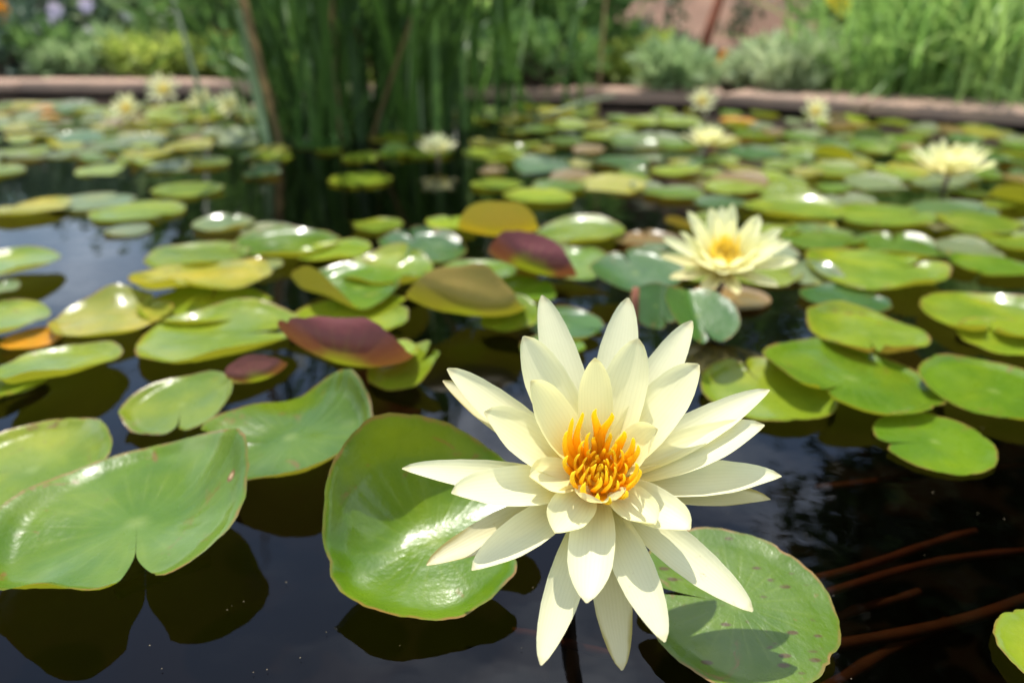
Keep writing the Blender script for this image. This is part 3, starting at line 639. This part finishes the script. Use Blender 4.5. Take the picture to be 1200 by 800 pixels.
# ------------------------------------------------------------------ other water lilies
def canon_petal(w, bulge, cup, seed):
    Vv, Ff, Aa = petal_geo(Vector((0, 0, 0)), Vector((0, 1, 0)), None, Vector((0, 0, 1)), w, bulge, cup, nu=10, nv=5, seed=seed, wprof=WIDEP)
    return mesh('petal', Vv, Ff, M_PETAL_FAR, {'petal': Aa})
CP_ = [canon_petal(w, .05, .35, s) for s, w in enumerate((.28, .31, .25))]
def flower(px, py, depth, dia, label, az=0, el=70, n=(9, 8, 7), stm=14, group=None, openness=1.0, sepals=0):
    C = CAM + ray(px, py) * depth
    root = empty('water_lily', C); tag(root, label, 'water lily', group)
    ax = Vector((math.sin(R(az)) * math.cos(R(el)), -math.cos(R(az)) * math.cos(R(el)), math.sin(R(el)))).normalized()
    a1 = ax.cross(Vector((0.1, 1, 0.1))).normalized(); a2 = ax.cross(a1)
    for lay, cnt in enumerate(n):
        slope = (0.3, 0.8, 1.35, 2.2)[lay] * openness; L = dia / 2 * (1.0, 0.95, 0.78, .6)[lay] * (1.0 if lay else 1.0)
        for i in range(cnt):
            an = 2 * math.pi * (i + 0.5 * lay + random.uniform(-.2, .2)) / cnt
            d = a1 * math.cos(an) + a2 * math.sin(an); sl = slope + random.uniform(-.12, .12)
            Dn = (d + ax * sl).normalized(); N = (ax - d * sl * 0.8); N = (N - Dn * N.dot(Dn)).normalized(); S = Dn.cross(N)
            k = L * random.uniform(.9, 1.08)
            M = Matrix(((S.x, Dn.x, N.x), (S.y, Dn.y, N.y), (S.z, Dn.z, N.z))).to_4x4()
            o = bpy.data.objects.new('petal', random.choice(CP_)); COL.objects.link(o); o.parent = root
            M = M @ Matrix.Scale(k, 4); M.translation = d * 0.06 * dia; o.matrix_local = M
            o.color = (1, .93, .8, 1) if lay == 0 and i < sepals else (1, 1, 1, 1)
    if stm: stamens(root, C + ax * 0.03 * dia, ax, dia / 0.15, [(stm, .009, .017, .034, .003, .0011, .005), (stm // 2, .005, .006, .022, .002, .001, .003)], M_STAMEN_FAR)
    b = C - ax * 0.01 * dia
    tv, tf = tube([b, b + Vector((0, .01, -.03)), Vector((b.x, b.y + .02, -.1)), Vector((b.x, b.y + .04, -.42))], [.004, .004, .004, .004], 6)
    obj('stem', mesh('stem', [v - C for v in tv], tf, M_STEM_F), root)
    return root
flower(848, 314, 0.76, 0.12, 'second largest lily, pale yellow with yellow stamens, behind the big flower to its right', az=-14, el=64, n=(11, 12, 10), stm=20, sepals=4, openness=1.2)
flower(1112, 205, 1.27, 0.13, 'pale lily standing up above the pads near the right frame edge', az=10, el=84, n=(9, 11, 10), stm=6, sepals=3, openness=1.6)
flower(828, 170, 1.56, 0.097, 'pale lily upright in the right mat in front of the slanting coping', az=-10, el=84, n=(8, 9, 8), stm=4, openness=1.6)
flower(513, 178, 1.5, 0.085, 'whitish lily at the foot of the reeds on their right', az=10, el=80, n=(7, 8, 7), stm=0, openness=1.3)
flower(822, 121, 2.2, 0.085, 'small round yellow lily touching the near edge of the slanting coping', az=0, el=34, n=(7, 7), stm=6, openness=1.2)
flower(954, 133, 2.0, 0.08, 'small yellow lily before the middle of the slanting coping', az=0, el=34, n=(7, 7), stm=6, openness=1.2)
flower(193, 107, 2.45, 0.11, 'pale yellow lily right against the pinkish far coping', az=0, el=34, n=(7, 7), stm=6)
flower(150, 129, 2.05, 0.085, 'yellow lily in the far left mat, leftmost of three', az=0, el=34, n=(7, 7), stm=6)
flower(237, 118, 2.25, 0.075, 'small yellow lily in the far left mat close to the reeds', az=0, el=34, n=(7, 7), stm=6)
flower(270, 124, 2.15, 0.085, 'cream lily in the far left mat touching the leaning reed blades', az=0, el=40, n=(7, 7), stm=0)

# ------------------------------------------------------------------ stalks under water and the small reddish stalk
def stalk(pts, rads, label, mat, name='lily_stalk', seg=8):
    loc = Vector(pts[0]); tv, tf = tube(pts, rads, seg)
    o = obj(name, mesh(name, [v - loc for v in tv], tf, mat), None, loc); tag(o, label, 'stalk'); return o
def ustalk(p0, p1, z0, z1, w, label, mat, sag=0.0):
    a, b_ = at(*p0, z0), at(*p1, z1); P = []
    for i in range(9):
        u = i / 8; q = a.lerp(b_, u); q.y += sag * math.sin(math.pi * u) + 0.002 * math.sin(5 * u + p0[1]); P.append(q)
    stalk(P, [w * .78 * (1 + .14 * math.sin(3 * i + p0[0])) for i in range(9)], label, mat)
ustalk((930, 682), (1145, 624), -.012, -.022, .0030, 'rust red stalk under water right of the speckled pad, uppermost of the bundle', M_STEM_U)
ustalk((930, 702), (1200, 645), -.012, -.03, .0030, 'second rust red stalk under water right of the speckled pad', M_STEM_U, 0.004)
ustalk((960, 735), (1075, 690), -.03, -.032, .0032, 'short dim brown stalk end under water between the longer ones', M_STEM_B)
ustalk((940, 768), (1230, 690), -.02, -.03, .0042, 'thick brown stalk under water running towards the lower right corner', M_STEM_B, -.003)
ustalk((900, 840), (1110, 730), -.05, -.06, .0045, 'deep dim brown stalk lowest in the dark water at the right', M_STEM_B)
ustalk((955, 570), (1210, 545), -.03, -.035, .0035, 'dim brown stalk under water between the small oval pad and the speckled pad', M_STEM_B)
ustalk((600, 742), (730, 765), -.02, -.02, .0032, 'reddish stalk under water behind the lowest petals', M_STEM_U)
ustalk((140, 690), (245, 655), -.012, -.02, .005, 'pale brown stalk under water below the notch of the front left pad', M_STEM_B)
a = at(741, 408, 0.0)
stalk([a + Vector((0, 0, -.05)), a, a + Vector((0, 0, .03)), a + Vector((0, .003, .055))], [.004, .004, .0038, .003], 'short reddish stalk standing between dark folded pads behind the flower', M_STEM_U)

# ------------------------------------------------------------------ plants
def leaves_mesh(name, centers, dirs, length, width, mat, curl=0.25):
    n = len(centers); C = np.asarray(centers, float); D = np.asarray(dirs, float); D /= np.linalg.norm(D, axis=1)[:, None] + 1e-9
    rv_ = RNG.normal(size=(n, 3)); S = np.cross(D, rv_); S /= np.linalg.norm(S, axis=1)[:, None] + 1e-9; N = np.cross(S, D)
    L = (length * RNG.uniform(.6, 1.25, n))[:, None]; Wd = (width * RNG.uniform(.7, 1.2, n))[:, None]
    b = C; l = C + D * L * .45 - S * Wd * .5 + N * Wd * .18; r = C + D * L * .45 + S * Wd * .5 + N * Wd * .18; m = C + D * L * .5; t = C + D * L - N * L * curl * .5
    V = np.stack([b, l, m, r, t], 1).reshape(-1, 3)
    k = np.arange(n)[:, None] * 5
    F = np.concatenate([k + np.array([[0, 2, 1]]), k + np.array([[1, 2, 4]]), k + np.array([[0, 3, 2]]), k + np.array([[2, 3, 4]])])
    rnd = np.repeat(RNG.uniform(0, 1, n), 5)
    return mesh(name, V, F, mat, {'rnd': rnd}, smooth=False)
def bush(px, y, w, h, label, mat, leaf=(.05, .02), n=900, clumps=26, name='shrub', cat='shrub', z0=None, up=0.5, flowers=None, group=None, trunk=0.0, hollow=0.35):
    x = gp(px, y, 0.1).x
    z0 = (0.02 + 0.05 * min(max(y - edge_y(x) - 0.3, 0), 4)) if z0 is None else z0
    root = empty(name, (x, y, z0)); tag(root, label, cat, group)
    cl = []
    for i in range(clumps):
        d = Vector((random.gauss(0, 1), random.gauss(0, 1), random.gauss(0.25, 1))).normalized() * random.uniform(hollow, 1) ** .5
        cl.append(Vector((d.x * w / 2, d.y * w / 2, trunk + (h - trunk) * 0.5 + d.z * (h - trunk) * 0.5)))
    cl = [c for c in cl if c.z > 0.01]
    C = []; D = []
    sg = 0.55 * min(w, h) / max(2.0, len(cl) ** 0.42)
    for i in range(n):
        c = random.choice(cl); o = Vector((random.gauss(0, 1), random.gauss(0, 1), random.gauss(0, .8))) * sg
        p = c + o
        if p.z < 0.01: p.z = random.uniform(.01, .05)
        C.append(p); d = o.normalized() * 0.7 + Vector((c.x / w, c.y / w, up)) + Vector((random.gauss(0, .35), random.gauss(0, .35), random.gauss(0, .3))); D.append(d)
    obj('foliage', leaves_mesh('foliage', C, D, leaf[0] * 1.35, leaf[1] * 1.4, mat), root)
    V = []; F = []
    for c in cl[:14]:
        q = c * 0.5; q.z = trunk + (c.z - trunk) * 0.45
        tv, tf = tube([Vector((c.x * .06, c.y * .06, 0)), Vector((c.x * .1, c.y * .1, trunk * .9)), q, c], [.012 * max(1, h) * 1.0, .01 * max(1, h), .006 * max(1, h), .002 * max(1, h)], 5)
        k = len(V); V += tv; F += [tuple(i + k for i in f) for f in tf]
    obj('branches', mesh('branches', V, F, M_BARK), root)
    if flowers:
        for (fx, fz, r_, fm) in flowers:
            fc = Vector((fx - x, -w * 0.42, fz - z0)); blossom(root, fc, r_, fm)
    return root
_bl = {}
def blossom(root, c, r_, fm):
    if fm.name not in _bl:
        V = []; F = []
        for i in range(11):
            an = 2 * math.pi * i / 11; tl = (0.15, 0.5)[i % 2]
            d = Vector((math.cos(an), -tl, math.sin(an))); s = Vector((-math.sin(an), 0, math.cos(an)))
            k = len(V); V += [d * .1, d * .6 + s * .24, d * 1.0, d * .6 - s * .24]; F.append((k, k + 1, k + 2, k + 3))
        _bl[fm.name] = mesh('blossom', V, F, fm, smooth=False)
    o = obj('blossom', _bl[fm.name], root, c); o.scale = (r_,) * 3; o.rotation_euler = (random.uniform(-.5, .5), random.uniform(0, 6), 0)
def strap(root, base, az, length, width, lean, mat, droop=1.0, name='blade', n=9):
    V = []; A = []; d = Vector((math.cos(az), math.sin(az), 0)); s = Vector((-d.y, d.x, 0)); p = Vector(base); el = math.pi / 2 - lean
    st = length / (n - 1); rn = random.random()
    for i in range(n):
        u = i / (n - 1); w = width * 0.5 * (0.75 + 0.6 * u) * (1 - u ** 3) + width * .03
        nrm = d * -math.sin(el) + Vector((0, 0, math.cos(el)))
        V += [p - s * w + nrm * w * .3, p - nrm * w * .1, p + s * w + nrm * w * .3]; A += [rn] * 3
        p = p + (d * math.cos(el) + Vector((0, 0, math.sin(el)))) * st; el -= droop * u * st / length * 2.4
    return V, grid_faces(n, 3), A
def blades(root, specs, mat):
    for sp in specs:
        Vv, Ff, Aa = strap(root, *sp[:-1], mat, sp[-1]); obj('blade', mesh('blade', Vv, Ff, mat, {'rnd': Aa}), root)

L_REED = leafmat('reed_leaf', (0.012, 0.032, 0.008), (0.075, 0.15, 0.025), 0.3)
L_DEAD = leafmat('reed_leaf_dead', (0.12, 0.08, 0.035), (0.24, 0.17, 0.08), 0.2)
L_REEDP = leafmat('reed_leaf_pale', (0.3, 0.36, 0.22), (0.24, 0.32, 0.15), 0.25)
L_GRASS = leafmat('long_grass', (0.08, 0.18, 0.035), (0.22, 0.33, 0.08), 0.4)
L_GRASSL = leafmat('long_grass_light', (0.17, 0.29, 0.06), (0.3, 0.4, 0.12), 0.4)
L_DARK = leafmat('leaf_dark', (0.025, 0.055, 0.02), (0.06, 0.1, 0.035), 0.25)
L_MID = leafmat('leaf_mid', (0.05, 0.11, 0.025), (0.12, 0.2, 0.05), 0.35)
L_BLUE = leafmat('leaf_bluish', (0.045, 0.08, 0.05), (0.1, 0.15, 0.09), 0.3)
L_LIGHT = leafmat('leaf_light', (0.14, 0.22, 0.08), (0.26, 0.33, 0.15), 0.35)
L_LIME = leafmat('leaf_lime', (0.17, 0.24, 0.035), (0.34, 0.38, 0.08), 0.4)
L_VAR = leafmat('leaf_variegated', (0.2, 0.27, 0.12), (0.42, 0.46, 0.27), 0.3)
F_OR = simple('blossom_orange', (0.8, 0.28, 0.03), (0.85, 0.4, 0.04), 20, 0.6, 0.2, 0.3)
F_YE = simple('blossom_yellow', (0.85, 0.65, 0.03), (0.85, 0.7, 0.08), 20, 0.6, 0.2, 0.3)
F_MA = simple('blossom_mauve', (0.55, 0.45, 0.6), (0.65, 0.58, 0.68), 20, 0.6, 0.2, 0.3)
F_WH = simple('blossom_white', (0.75, 0.75, 0.68), (0.8, 0.8, 0.75), 20, 0.6, 0.2, 0.3)

def fpos(px, py, y):      # where a blossom at this pixel and this distance stands
    d = ray(px, py); t = y / d.y; p = CAM + d * t; return p.x, p.z
# reeds standing in the water
def reeds(px, py, n, spread, label, height=(0.55, 1.1), lean=0.16, mat=None, width=(0.007, 0.024)):
    c = at(px, py, 0); root = empty('reed_clump', c); tag(root, label, 'reeds')
    for i in range(n):
        b_ = Vector((random.gauss(0, spread), random.gauss(0, spread * .6), -0.05)); az = random.uniform(0, 6.28)
        rr_ = random.random(); m = L_REEDP if rr_ < .05 else L_DEAD if rr_ < .1 else (mat or L_REED)
        Vv, Ff, Aa = strap(root, b_, az, random.uniform(*height), random.uniform(*width), abs(random.gauss(0.04, lean * (2.6 if random.random() < .3 else 1.3))), m, random.choice([.1, .4, .9, 1.6]) if m is L_REED else .15)
        obj('blade', mesh('blade', Vv, Ff, m, {'rnd': Aa}), root)
    return root
reeds(372, 166, 66, 0.06, 'dense dark clump of tall reeds left of the middle with leaning pale blades', lean=0.2)
reeds(435, 158, 66, 0.065, 'dark upright reed clump in the middle of the far water')
reeds(500, 150, 50, 0.06, 'reed clump on the right of the middle reeds above the whitish lily')
reeds(330, 142, 34, 0.06, 'leftmost reed clump, its blades arching towards the lilies', lean=0.28)
reeds(560, 136, 22, 0.07, 'loose reed clump near the far coping', lean=0.2, height=(.5, .9))
reeds(665, 130, 7, 0.07, 'sparse rightmost reed clump with one bent blade over the water', lean=0.25, height=(.4, .8))
a = at(622, 141, 0.0); b_ = at(722, 112, 0.06)
o = stalk([a, a.lerp(b_, .35) + Vector((0, 0, .004)), a.lerp(b_, .7) + Vector((0, 0, .008)), b_], [.004, .004, .0035, .002], 'pale bent reed stem lying slanted over the far water', L_REEDP, 'bent_reed', 6)

# left bank
bush(132, 3.5, .62, .14, 'soft light green mound of foliage behind the pinkish coping', L_LIGHT, (.05, .014), 1500, 30, 'mounded_plant', 'plant')
bush(30, 3.75, .75, .5, 'dark bluish shrub with mauve flower spikes at the far left', L_BLUE, (.055, .02), 1500, 30,
     flowers=[(*fpos(x, y, 3.45), r_, m) for x, y, r_, m in ((8, 12, .05, F_OR), (68, 12, .035, F_MA), (66, 26, .03, F_MA), (48, 38, .03, F_MA), (16, 32, .03, F_MA), (104, 6, .035, F_MA), (106, 36, .025, F_MA))])
bush(112, 4.3, .7, .55, 'dark green shrub behind the light mound on the left', L_DARK, (.06, .03), 1300, 28)
bush(195, 4.0, .6, .42, 'pale leaved shrub with orange blossoms left of the reeds', L_LIGHT, (.07, .03), 900, 24,
     flowers=[(*fpos(x, y, 3.75), r_, m) for x, y, r_, m in ((197, 3, .045, F_OR), (222, 2, .045, F_OR), (160, 40, .035, F_YE), (150, 15, .04, F_WH), (182, 36, .03, F_MA), (200, 24, .045, F_WH))])
bush(188, 3.32, .34, .13, 'low lime yellow plant beside the far left coping', L_LIME, (.045, .022), 420, 14, 'low_plant', 'plant')
bush(232, 3.3, .24, .15, 'low lime green plant close to the leftmost reeds', L_LIME, (.045, .022), 320, 12, 'low_plant', 'plant')
bush(262, 3.6, .5, .5, 'green shrub with orange blossoms and rusty stems behind the leftmost reeds', L_MID, (.06, .022), 900, 22,
     flowers=[(*fpos(x, y, 3.35), r_, F_OR) for x, y, r_ in ((260, 42, .04), (256, 52, .035), (292, 68, .04), (283, 62, .03))])
bush(60, 3.45, .4, .16, 'low green plant along the far left coping', L_MID, (.05, .015), 500, 16, 'low_plant', 'plant')
bush(5, 3.4, .35, .22, 'grey green low plant at the far left end of the coping', L_BLUE, (.045, .016), 500, 16, 'low_plant', 'plant')
# behind the reeds
bush(345, 3.9, .8, .75, 'mid green shrub directly behind the dense reed clump', L_MID, (.08, .03), 1100, 26)
bush(450, 4.2, .9, .9, 'dark shrub behind the middle reeds', L_DARK, (.07, .03), 1300, 28)
bush(540, 3.5, .6, .5, 'green shrub behind the right side of the reeds', L_MID, (.08, .03), 900, 22)
bush(610, 3.3, .5, .42, 'sunlit yellow green leafy plant right of the reeds', L_GRASSL, (.11, .035), 500, 18, 'leafy_plant', 'plant')
bush(660, 3.2, .42, .42, 'fresh green arching plant between the reeds and the pinkish earth bank', L_MID, (.1, .03), 520, 18, 'leafy_plant', 'plant')
bush(700, 3.0, .2, .13, 'small lime plant at the coping below the pinkish earth bank', L_LIME, (.04, .02), 240, 10, 'low_plant', 'plant')
bush(765, 2.92, .26, .14, 'low lime plant at the coping below the orange blossoms', L_LIME, (.04, .018), 300, 12, 'low_plant', 'plant')
bush(742, 3.3, .4, .13, 'grey green plant with orange blossoms in front of the pinkish earth bank', L_BLUE, (.05, .016), 700, 18,
     flowers=[(*fpos(x, y, 3.08), r_, F_OR) for x, y, r_ in ((758, 46, .03), (768, 60, .03), (762, 54, .025), (784, 42, .02))])
for px, y, w, h, m, lab in ((310, 2.98, .3, .14, L_MID, 'low green plant hanging over the coping behind the leftmost reeds'), (395, 2.9, .34, .17, L_LIME, 'low yellowish plant on the coping behind the dense reeds'),
    (470, 2.84, .36, .2, L_MID, 'low green plant on the coping behind the middle reeds'), (560, 2.78, .3, .13, L_LIGHT, 'pale low plant on the coping right of the reeds'), (640, 2.72, .34, .16, L_MID, 'low green plant on the coping near the rightmost reeds'), (790, 2.62, .2, .1, L_LIGHT, 'tiny pale plant where the two copings meet')):
    bush(px, y, w, h, lab, m, (.05, .02), 420, 14, 'low_plant', 'plant', z0=0.04)
# right bank
bush(832, 2.86, .38, .07, 'low pale variegated plant behind the left part of the slanting coping', L_VAR, (.035, .014), 900, 20, 'low_plant', 'plant',
     flowers=[(*fpos(x, y, 2.62), r_, F_OR) for x, y, r_ in ((856, 64, .014), (866, 73, .014), (845, 78, .012), (850, 70, .012))])
bush(922, 2.7, .34, .14, 'pale variegated shrub in front of the pinkish earth bank', L_VAR, (.038, .016), 1500, 26)
bush(968, 2.75, .26, .14, 'second variegated shrub beside the pale one towards the long grass', L_VAR, (.038, .016), 900, 20)
bush(1052, 3.1, .6, .5, 'mid green shrub with a yellow blossom above the variegated shrub', L_MID, (.06, .02), 1500, 28,
     flowers=[(*fpos(x, y, 2.83), r_, F_YE) for x, y, r_ in ((986, 3, .04), (990, 12, .03), (978, -4, .03))])
def grass(px, y, n, label, mat, length=(.35, .65), spread=.14, width=(.007, .013), lean=.5):
    x = gp(px, y, .05).x; root = empty('long_grass', (x, y, 0.03)); tag(root, label, 'grass clump')
    V = []; F = []; A = []
    for i in range(n):
        Vv, Ff, Aa = strap(root, (random.gauss(0, spread), random.gauss(0, spread), 0), random.uniform(0, 6.28), random.uniform(*length), random.uniform(*width), abs(random.gauss(.15, lean)), mat, random.uniform(.6, 1.9))
        k = len(V); V += Vv; F += [tuple(i_ + k for i_ in f) for f in Ff]; A += Aa
    o = obj('blades', mesh('blades', V, F, mat, {'rnd': A}), root); o['kind'] = 'stuff'
    return root
grass(1095, 2.62, 340, 'large mound of arching green grass behind the slanting coping', L_GRASS)
grass(1190, 2.42, 320, 'lighter arching grass mound at the right frame edge', L_GRASSL)
grass(1130, 3.0, 340, 'tall grass mound behind the two front grass mounds', L_GRASS, (.6, .95))
grass(1030, 2.5, 140, 'small tuft of grass between variegated shrubs and the large mound', L_GRASS, (.2, .35), .08)
bush(1195, 3.4, .9, 1.0, 'green shrub behind the grasses at the right frame edge', L_MID, (.07, .025), 1300, 26)
bush(1330, 2.6, .9, .9, 'dense shrub beyond the right frame edge seen in the water', L_MID, (.07, .025), 1100, 24)

# pinkish earth bank with creeper, and a leaning rusty pole
wx0, wx1, wy = gp(690, 4.3).x, gp(985, 4.3).x, 4.3
V = []
nx_, nz_ = 46, 26
for j in range(nz_):
    for i in range(nx_):
        x = wx0 + (wx1 - wx0) * i / (nx_ - 1); u = j / (nz_ - 1); y = 3.75 + 2.0 * u
        z = 0.08 + 1.15 * u * (0.6 + 0.4 * math.sin(math.pi * min(1, (i + 1) / nx_))) + 0.05 * math.sin(3.3 * x + 5 * u) + 0.03 * math.sin(9 * x - 11 * u) + 0.02 * math.sin(23 * x + 17 * u)
        V.append((x, y, z))
wl_ = obj('earth_bank', mesh('earth_bank', V, grid_faces(nz_, nx_), M_WALL)); tag(wl_, 'pinkish bare earth bank behind the variegated shrubs', 'earth bank', kind='structure')
def creeper(px, y, w, z0, z1, n, label):
    x = gp(px, y, .3).x; root = empty('creeper', (x, y, z0)); tag(root, label, 'creeper')
    C = []; D = []
    for i in range(n):
        zz = random.uniform(0, z1 - z0); C.append((random.gauss(0, w * .35), random.uniform(-.05, .0), zz)); D.append((random.gauss(0, .6), -0.5, -0.8))
    obj('foliage', leaves_mesh('foliage', C, D, .05, .03, L_DARK), root)
    tv, tf = tube([(0, 0.01, 0), (.02, -.01, (z1 - z0) * .5), (0, 0, z1 - z0)], [.008, .006, .004], 5); obj('vine', mesh('vine', tv, tf, M_BARK), root)
creeper(782, 3.95, .16, .1, .95, 260, 'dark creeper trailing down the earth bank left of the rusty pole')
creeper(868, 3.95, .14, .1, .95, 260, 'dark creeper trailing down the earth bank right of the rusty pole')
creeper(938, 3.95, .12, .2, .95, 180, 'dark creeper on the earth bank above the variegated shrub')
a = Vector((*fpos(818, 66, 3.6)[:1], 3.6, 0.05)); x1, z1 = fpos(853, -30, 3.7)
d = (Vector((x1, 3.7, z1)) - a); 
o = stalk([a, a + d * .5, a + d, a + d * 2.4], [.022, .022, .021, .02], 'rusty red pole leaning in front of the pinkish earth bank', M_RUST, 'leaning_pole', 10); o['category'] = 'pole'

# hedges and trees farther back (mostly known from their reflection)
for i, (px, y, w, h, m, lab) in enumerate([
    (-150, 4.6, 1.7, .6, L_DARK, 'dark hedge shrub beyond the left frame edge'), (20, 5.4, 1.6, .6, L_MID, 'tall green shrub behind the bluish shrub'),
    (150, 5.8, 1.5, .9, L_DARK, 'tall dark shrub behind the light mound'), (260, 5.2, 1.4, 1.2, L_MID, 'tall green shrub behind the leftmost reeds'),
    (380, 5.6, 1.7, 1.6, L_DARK, 'tall dark shrub rising behind the dense reeds'), (500, 5.4, 1.6, 1.5, L_MID, 'tall green shrub behind the middle reeds'),
    (620, 5.8, 1.6, 1.5, L_DARK, 'tall dark shrub left of the pinkish earth bank'), (1010, 5.6, 1.5, 1.5, L_MID, 'tall green shrub at the right end of the earth bank'),
    (1110, 5.2, 1.6, 1.7, L_DARK, 'tall dark shrub behind the grass mounds'), (760, 6.2, 1.7, 1.6, L_DARK, 'tall dark shrub above the left end of the earth bank'), (890, 6.0, 1.7, 1.7, L_MID, 'tall green shrub above the middle of the earth bank'),
    (1250, 4.6, 1.6, 1.6, L_MID, 'tall green shrub beyond the right frame edge')]):
    bush(px, y, w, h, lab, m, (.1, .045), 2200, 36, 'tall_shrub', 'shrub')
def tree(x, y, h, cw, trunk_h, label, mat, n=7000, leaf=(.2, .1)):
    root = empty('tree', (x, y, 0.05)); tag(root, label, 'tree')
    cl = []
    for i in range(60):
        d = Vector((random.gauss(0, 1), random.gauss(0, 1), random.gauss(0, 1))).normalized() * random.uniform(.25, 1) ** .45
        cl.append(Vector((d.x * cw / 2, d.y * cw / 2, trunk_h + (h - trunk_h) * (.5 + .5 * d.z))))
    V = []; F = []
    tv, tf = tube([(0, 0, -.1), (.05, 0, trunk_h * .5), (0, .05, trunk_h), (0, 0, trunk_h + (h - trunk_h) * .55)], [.22, .18, .15, .05], 9); V += tv; F += tf
    for c in cl[:26]:
        s = Vector((0, 0, trunk_h * random.uniform(.75, 1.4))); md = s.lerp(c, .5) + Vector((0, 0, .15))
        tv, tf = tube([s, md, c], [.08, .045, .012], 5); k = len(V); V += tv; F += [tuple(i + k for i in f) for f in tf]
    obj('trunk', mesh('trunk', V, F, M_BARK), root)
    C = []; D = []
    for i in range(n):
        c = random.choice(cl); o = Vector((random.gauss(0, 1), random.gauss(0, 1), random.gauss(0, .75))) * cw * .085; C.append(c + o)
        D.append(o.normalized() + Vector((random.gauss(0, .4), random.gauss(0, .4), -.25)))
    obj('crown', leaves_mesh('crown', C, D, leaf[0], leaf[1], mat), root)
tree(7.4, 7.6, 10.2, 6.0, 1.6, 'tall leafy tree on the right whose dark reflection fills the right water', L_DARK, 17000, (.34, .2))
tree(2.6, 9.5, 3.9, 3.2, 1.0, 'leafy tree behind the pinkish earth bank', L_MID, 5000)
tree(-1.2, 10.0, 3.6, 3.4, .8, 'broad tree behind the reeds', L_DARK, 5000)

# ------------------------------------------------------------------ bits floating on the open water
V = []; F = []
for i in range(80):
    px, py = random.uniform(-20, 1220), random.uniform(330, 810)
    if random.random() < .5 and px > 900: continue
    c = at(px, py, 0.0012); r_ = random.choice([.0002, .0003, .0003, .0004]); a0 = random.uniform(0, 6.28); k = len(V)
    for q in range(5):
        an = a0 + q * 1.257; V.append((c.x + r_ * math.cos(an) * random.uniform(.6, 1.5), c.y + r_ * math.sin(an) * random.uniform(.6, 1.5), 0.0012 + random.uniform(0, .0004)))
    F.append((k, k + 1, k + 2, k + 3, k + 4))
o = obj('floating_debris', mesh('floating_debris', V, F, simple('debris', (0.16, 0.13, 0.07), (0.08, 0.06, 0.035), 50, 0.8), smooth=False)); tag(o, 'tiny bits of pollen and leaf floating on the open water', 'debris', kind='stuff')
